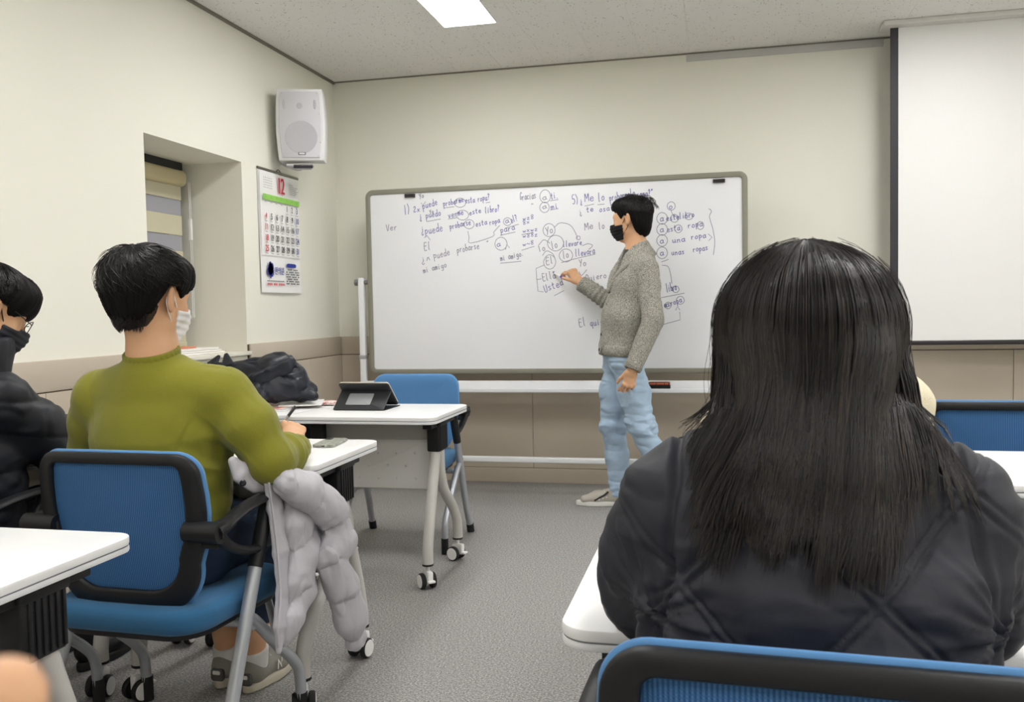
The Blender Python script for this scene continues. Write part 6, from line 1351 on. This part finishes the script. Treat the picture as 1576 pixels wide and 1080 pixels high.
# ------------------------------------------------------------------ 6. a hand close to the lens at the lower left corner
Fp = empty('person'); tag(Fp, 'blurred fingertip of a hand very close at the lower left corner', 'person')
tipf = CAM_C + ray(2, 1078) * 0.135
fy = unit(CAM_R @ np.array([0.62, 0.70, 0.10])); fz = unit(np.cross(np.cross(fy, CAM_R @ np.array([-0.4, 0.5, 1.0])), fy)); R_ = np.array([np.cross(fy, fz), fy, fz]).T
hp = hand_prims(curls=((0.10, 0.15, 0.12), (0.9, 1.2, 0.8), (1.0, 1.2, 0.8), (1.1, 1.2, 0.8)), mirror=1, thumb=(0.6, 0.55, -0.6), thumb_curl=0.3)
last = hp.p[2 + 1 + 3]  # index finger, last joint
tl = None
for p in hp.p:
    if not isinstance(p[0], str) and (tl is None or p[1][1] > tl[1]): tl = p[1]
Mh = M44(R_, tipf - R_ @ tl); q = hp.xf(Mh)
fa = toP(Mh, (0, -0.02, 0)); q.add(fa, fa - fy * 0.20, 0.026, 0.038, 0.02)
V, F = q.mesh(0.0024); soft_obj('hand', V, F, M_skin, Fp)
V, F = Soft().chain([fa - fy * 0.10, fa - fy * 0.20, fa - fy * 0.36 - np.array([0, 0, 0.04])], [0.040, 0.048, 0.058], 0.02).mesh(0.005); soft_obj('sleeve', V + vnormals(V, F) * (0.005 * (ridge(V, 16, 3) - 0.5))[:, None], F, M_black, Fp)
# ================================================================== CLOTHES AND THINGS LYING ABOUT
# grey puffer jacket hanging over the right armrest of the near blue chair
Jk = empty('puffer_jacket'); tag(Jk, 'light grey puffer jacket draped over the armrest of the blue chair', 'jacket')
M_puf = mat('grey_puffer', srgb(184, 181, 187), 0.5, 0.4, bump=0.9, bscale=42); M_lin = mat('jacket_lining', srgb(128, 128, 136), 0.6, bump=0.1, bscale=200)
J = lambda px, py, X: at_x(px, py, X)
# front panel with quilted rows
b_ = Soft().chain([J(452, 748, -1.135), J(462, 790, -1.125), J(468, 850, -1.115), J(462, 900, -1.11), J(446, 950, -1.11), J(440, 985, -1.11)], [(0.055, 0.030), (0.090, 0.036), (0.078, 0.036), (0.070, 0.034), (0.040, 0.026), (0.026, 0.020)], 0.03, (0, 1, 0))
V, F = b_.mesh(0.0034); V = relax(V, F, 1); N = vnormals(V, F)
row = (V[:, 2] - 0.30 - 0.25 * (V[:, 1] - 2.2)) / 0.115; pu = np.abs(np.sin(row * math.pi)) ** 0.55
V = V + N * (0.016 * (pu - 0.75) + 0.006 * (fbm(V, (9, 9, 7), 71) - 0.5) + 0.012 * (1.15 - pu) * (ridge(V, (24, 24, 8), 73) - 0.5) + 0.0035 * crease(V, (13, 13, 8), 72, 0.25) + 0.002 * crease(V, (24, 24, 12), 74, 0.25))[:, None]; soft_obj('front_panel', V, F, M_puf, Jk)
# placket strip along the front edge
pc_ = [J(418, 738, -1.150), J(424, 780, -1.142), J(432, 850, -1.128), J(436, 910, -1.118), J(432, 965, -1.112), J(428, 1003, -1.110)]
p_ = Soft().chain(pc_, [(0.030, 0.012), (0.034, 0.012), (0.034, 0.012), (0.034, 0.012), (0.028, 0.011), (0.010, 0.008)], 0.012, (0, 1, 0))
V, F = p_.mesh(0.0038); V = relax(V, F, 1); V = V + vnormals(V, F) * (0.006 * (ridge(V, (18, 18, 12), 75) - 0.5))[:, None]; soft_obj('placket', V, F, M_puf, Jk)
MB().tube([q + np.array([0.010, -0.034, 0]) for q in pc_[:-1]] + [pc_[-1]], 0.0032, 8, sub=5).build('piping', M_puf, Jk)
# sleeve hanging down outside
sp_ = [J(440, 742, -1.11), J(478, 758, -1.085), J(512, 792, -1.065), J(522, 832, -1.055), J(505, 858, -1.06), J(528, 905, -1.045), J(540, 950, -1.035), J(548, 984, -1.03)]
s_ = Soft().chain(sp_, [(0.046, 0.040), (0.056, 0.046), (0.054, 0.046), (0.050, 0.044), (0.044, 0.040), (0.056, 0.044), (0.056, 0.042), (0.044, 0.030)], 0.018, (0, 1, 0))
V, F = s_.mesh(0.0034); V = relax(V, F, 1); N = vnormals(V, F)
tt = np.zeros(len(V)); best = np.full(len(V), 9.0); acc = 0.0
for k in range(len(sp_) - 1):
    a, b = sp_[k], sp_[k + 1]; L_ = np.linalg.norm(b - a); t_ = np.clip((V - a) @ (b - a) / L_ ** 2, 0, 1); d_ = np.linalg.norm(V - a - t_[:, None] * (b - a), axis=1); m_ = d_ < best; best[m_] = d_[m_]; tt[m_] = acc + t_[m_] * L_; acc += L_
pu = np.abs(np.sin(tt * math.pi / 0.135 + 0.4)) ** 0.5
V = V + N * (0.015 * (pu - 0.75) + 0.006 * (fbm(V, (9, 9, 7), 77) - 0.5) + 0.014 * (1.15 - pu) * (ridge(V, (22, 22, 9), 79) - 0.5) + 0.0035 * crease(V, (12, 12, 8), 78, 0.25) + 0.002 * crease(V, (24, 24, 12), 76, 0.25))[:, None]; soft_obj('sleeve', V, F, M_puf, Jk)
# collar flap lying on the armrest with two snaps
c_ = Soft().chain([J(358, 708, -1.215), J(372, 728, -1.200), J(392, 738, -1.185), J(415, 738, -1.165), J(440, 738, -1.14)], [(0.012, 0.008), (0.030, 0.010), (0.034, 0.010), (0.034, 0.012), (0.040, 0.02)], 0.012, (0, 0.5, 1))
V, F = c_.mesh(0.0038); V = relax(V, F, 1); V = V + vnormals(V, F) * (0.005 * (ridge(V, (14, 14, 14), 81) - 0.5))[:, None]; soft_obj('collar', V, F, M_puf, Jk)
for px_, py_ in ((374, 743), (399, 748)):
    n_ = unit(CAM_C - J(px_, py_, -1.185)); c0 = J(px_, py_, -1.185) + n_ * 0.004
    sx_ = unit(np.cross(n_, (0, 0, 1))); MB().lathe([(0.001, 0.0), (0.0075, 0.0), (0.0085, 0.002), (0.005, 0.005), (0.004, 0.003), (0.001, 0.003)], frame(c0, sx_, np.cross(n_, sx_), n_), 16).build('snap_button', mat('snap_metal', srgb(60, 60, 66), 0.3, metal=0.8), Jk)
# back lining falling inside the armrest onto the lap
i_ = Soft().chain([J(420, 752, -1.185), J(412, 790, -1.21), J(414, 830, -1.215)], [(0.045, 0.014), (0.05, 0.014), (0.03, 0.012)], 0.015, (0, 1, 0)); V, F = i_.mesh(0.005); V = V + vnormals(V, F) * (0.008 * (ridge(V, 16, 83) - 0.5))[:, None]; soft_obj('lining', V, F, M_lin, Jk)

# black padded coat bundled on the window-side desk
Bc = empty('black_coat'); tag(Bc, 'black padded coat bundled on the desk by the window', 'coat')
M_coat = mat('coat_navy_black', srgb(28, 31, 41), 0.42, 0.4, bump=0.7, bscale=34)
Q = lambda px, py, Y: at_y(px, py, Y)
c_ = Soft().add(Q(345, 588, 3.76), Q(425, 575, 3.78), 0.085, 0.095, 0.05).add(Q(400, 600, 3.66), Q(452, 590, 3.74), 0.070, 0.070, 0.04).add(Q(440, 575, 3.80), Q(470, 600, 3.80), 0.070, 0.055, 0.04).add(Q(350, 605, 3.62), Q(395, 608, 3.60), 0.05, 0.045, 0.04).add(Q(465, 604, 3.74), Q(482, 610, 3.74), 0.035, 0.02, 0.03)
V, F = c_.mesh(0.004, lambda d, x, y, z: np.maximum(d, 0.7215 - z + 0 * x)); V = relax(V, F, 1); N = vnormals(V, F); up_w = np.clip((V[:, 2] - 0.724) / 0.02, 0, 1)
sh = np.clip((V[:, 0] + 2.16) / 0.12, 0, 1)                                   # crumpled towards the right, smooth sleeve on the left
V = V + N * (up_w * (0.008 * (ridge(V, (6, 6, 9), 91) - 0.5) + sh * 0.022 * (ridge(V, (13, 11, 13), 93, 1) - 0.55) + (0.3 + sh) * 0.008 * crease(V, (11, 11, 14), 95, 0.2)))[:, None]; soft_obj('bundle', V, F, M_coat, Bc)
V, F = Soft().chain([Q(350, 606, 3.60), Q(395, 590, 3.62), Q(440, 566, 3.68), Q(452, 560, 3.74)], [(0.040, 0.014), (0.048, 0.016), (0.044, 0.016), (0.030, 0.014)], 0.015, (0.3, -0.3, 0.9)).mesh(0.0045); V = V + vnormals(V, F) * (0.008 * (ridge(V, 14, 97) - 0.5))[:, None]; soft_obj('folded_sleeve', V, F, M_coat, Bc)
for a, b, w_ in ((Q(326, 562, 3.74), Q(337, 548, 3.76), 0.02), (Q(350, 562, 3.72), Q(348, 545, 3.74), 0.022), (Q(335, 572, 3.72), Q(362, 562, 3.72), 0.03)):
    V, F = Soft().add(a, b, (w_ * 1.6, 0.012), (w_ * 0.5, 0.006), 0.01, (1, 0, 0.2)).mesh(0.0035); soft_obj('collar_flap', V, F, M_coat, Bc)
MB().tube([Q(389, 586, 3.56), Q(390, 596, 3.56), Q(390, 604, 3.56)], [0.002, 0.004, 0.002], 8, sub=3).build('zip_pull', M_rub, Bc)

# tablet in its folio stand
tb = empty('tablet', (-1.541, 3.74, DZ + 0.0005)); tag(tb, 'tablet propped in a black folio stand on the desk', 'tablet')
M_fol = mat('folio_black', srgb(42, 43, 46), 0.55, 0.4, bump=0.15, bscale=500)
ty = unit((0, -0.125, 0.104)); tz = np.cross((1, 0, 0), ty); tM = frame((0, 0.088, 0.006), (1, 0, 0), ty, tz)
o = MB().prism(rrect(0.119, 0.082, 0.012) + np.array([0, 0.082]), -0.0075, 0.0005, 0.003, tM).build('case_back', M_fol, tb)
MB().prism(rrect(0.117, 0.080, 0.011) + np.array([0, 0.082]), 0.0, 0.0065, 0.002, tM).build('tablet_body', mat('tablet_gold', srgb(226, 214, 196), 0.35, metal=0.3), tb) if tz[1] > 0 else MB().prism(rrect(0.117, 0.080, 0.011) + np.array([0, 0.082]), -0.014, -0.0078, 0.002, tM).build('tablet_body', mat('tablet_gold', srgb(226, 214, 196), 0.35, metal=0.3), tb)
apx = toP(tM, (0, 0.112, 0)); fy_ = unit(apx - np.array([0, -0.098, 0.003])); fl_ = np.linalg.norm(apx - np.array([0, -0.098, 0.003])); fM = frame((0, -0.098, 0.003), (1, 0, 0), fy_, np.cross((1, 0, 0), fy_))
MB().prism(rrect(0.119, fl_ / 2, 0.004) + np.array([0, fl_ / 2]), -0.002, 0.002, 0.001, fM).build('stand_flap', M_fol, tb)
sgn = 1 if fM[1, 2] < 0 else -1
MB().prism(rrect(0.058, 0.037, 0.006) + np.array([-0.012, fl_ * 0.53]), *sorted((sgn * 0.0022, sgn * 0.0042)), 0.0008, fM).build('grey_plate', mat('plate_grey', srgb(150, 152, 154), 0.5), tb)
MB().rbox((-0.119, -0.09, 0.0), (0.119, 0.115, 0.003), 0.001, 0.01).build('cover_floor', M_fol, tb)
MB().lathe([(0.001, 0), (0.0045, 0), (0.0045, 0.0012), (0.001, 0.0014)], frame(toP(tM, (0.100, 0.152, -0.008 if tz[1] > 0 else 0.001)), (1, 0, 0), ty, tz), 14).build('camera_lens', M_rub, tb)
# phone on the writing desk
ph = empty('smartphone', (-1.245, 2.705, DZ + 0.0005)); ph.rotation_euler = (0, 0, math.radians(6)); tag(ph, 'smartphone in a mottled grey-green case lying on the desk', 'phone')
M_case = mat('phone_case', srgb(146, 150, 138), 0.35, 0.5); speckle(M_case, srgb(146, 150, 138), srgb(108, 110, 100), srgb(178, 180, 168), 90)
MB().prism(rrect(0.037, 0.077, 0.012, 6), 0.0, 0.0095, 0.0035, None, 3).build('case', M_case, ph)
MB().prism(rrect(0.011, 0.017, 0.006, 5) + np.array([-0.020, 0.050]), 0.009, 0.0112, 0.001, None).build('camera_bump', M_pl, ph)
for k in range(2): MB().lathe([(0.001, 0), (0.005, 0), (0.005, 0.001), (0.001, 0.001)], frame((-0.020, 0.058 - 0.015 * k, 0.0112), (1, 0, 0), (0, 1, 0), (0, 0, 1)), 14).build('lens', M_rub, ph)
MB().rbox((-0.006, -0.0775, 0.003), (0.006, -0.0755, 0.0065), 0.001, ax=1).build('charging_port', M_rub, ph)
# magazines spread on the window-side desk
mg = [((-1.985, 3.70), 8, (0.20, 0.26), srgb(216, 214, 216), 'pale grey magazine lying lowest on the desk beside the black coat', 0.0),
      ((-1.975, 3.775), -14, (0.21, 0.27), srgb(224, 150, 128), 'magazine with a salmon pink cover under the folded papers', 0.0),
      ((-1.885, 3.80), 22, (0.19, 0.24), srgb(238, 238, 236), 'open white leaflet on top of the magazines near the coat', 0.0)]
for k, ((x_, y_), a_, (w_, h_), c_, lab, _) in enumerate(mg):
    r_ = empty('magazine', (x_, y_, DZ + 0.0005 + 0.0062 * k)); r_.rotation_euler = (0, 0, math.radians(a_)); tag(r_, lab, 'magazine')
    MB().rbox((-w_ / 2, -h_ / 2, 0), (w_ / 2, h_ / 2, 0.0045), 0.0008, ax=2).build('pages', MATS['paper'], r_)
    MB().rbox((-w_ / 2 - 0.001, -h_ / 2 - 0.001, 0.0045), (w_ / 2 + 0.001, h_ / 2 + 0.001, 0.0056), 0.0004, ax=2).build('cover', mat('cover_%d' % k, c_, 0.4), r_)
    Print(frame((0, 0, 0.0058), (1, 0, 0), (0, 1, 0), (0, 0, 1))).rect(-w_ * 0.4, -h_ * 0.42, w_ * 0.38, -h_ * 0.30).rect(-w_ * 0.4, h_ * 0.1, w_ * 0.2, h_ * 0.36).build('printed_block', mat('cover_print_%d' % k, [srgb(226, 168, 160), srgb(240, 232, 226), srgb(206, 206, 204)][k], 0.5), r_)['kind'] = 'stuff'
# patterned pouch
V, F = Soft().ell((0, 0, 0.010), (0.062, 0.036, 0.011), 0.01).mesh(0.003, lambda d, x, y, z: np.maximum(d, 0.0008 - z + 0 * x + 0 * y)); V = V + vnormals(V, F) * (0.002 * (ridge(V, 40, 101) - 0.5))[:, None] * (V[:, 2:3] > 0.004)
M_po = mat('pouch_pink', srgb(232, 196, 190), 0.6); speckle(M_po, srgb(236, 206, 200), srgb(190, 92, 96), srgb(246, 232, 226), 55, 0.38, 0.6)
pu_ = empty('tissue_pouch', (-1.770, 3.865, DZ + 0.0005)); pu_.rotation_euler = (0, 0, math.radians(-12)); tag(pu_, 'small pink patterned pouch on the desk beside the tablet', 'pouch')
soft_obj('pouch_body', V, F, M_po, pu_); MB().rbox((-0.058, -0.040, 0.004), (0.058, -0.033, 0.008), 0.0015).build('sealed_edge', M_po, pu_)
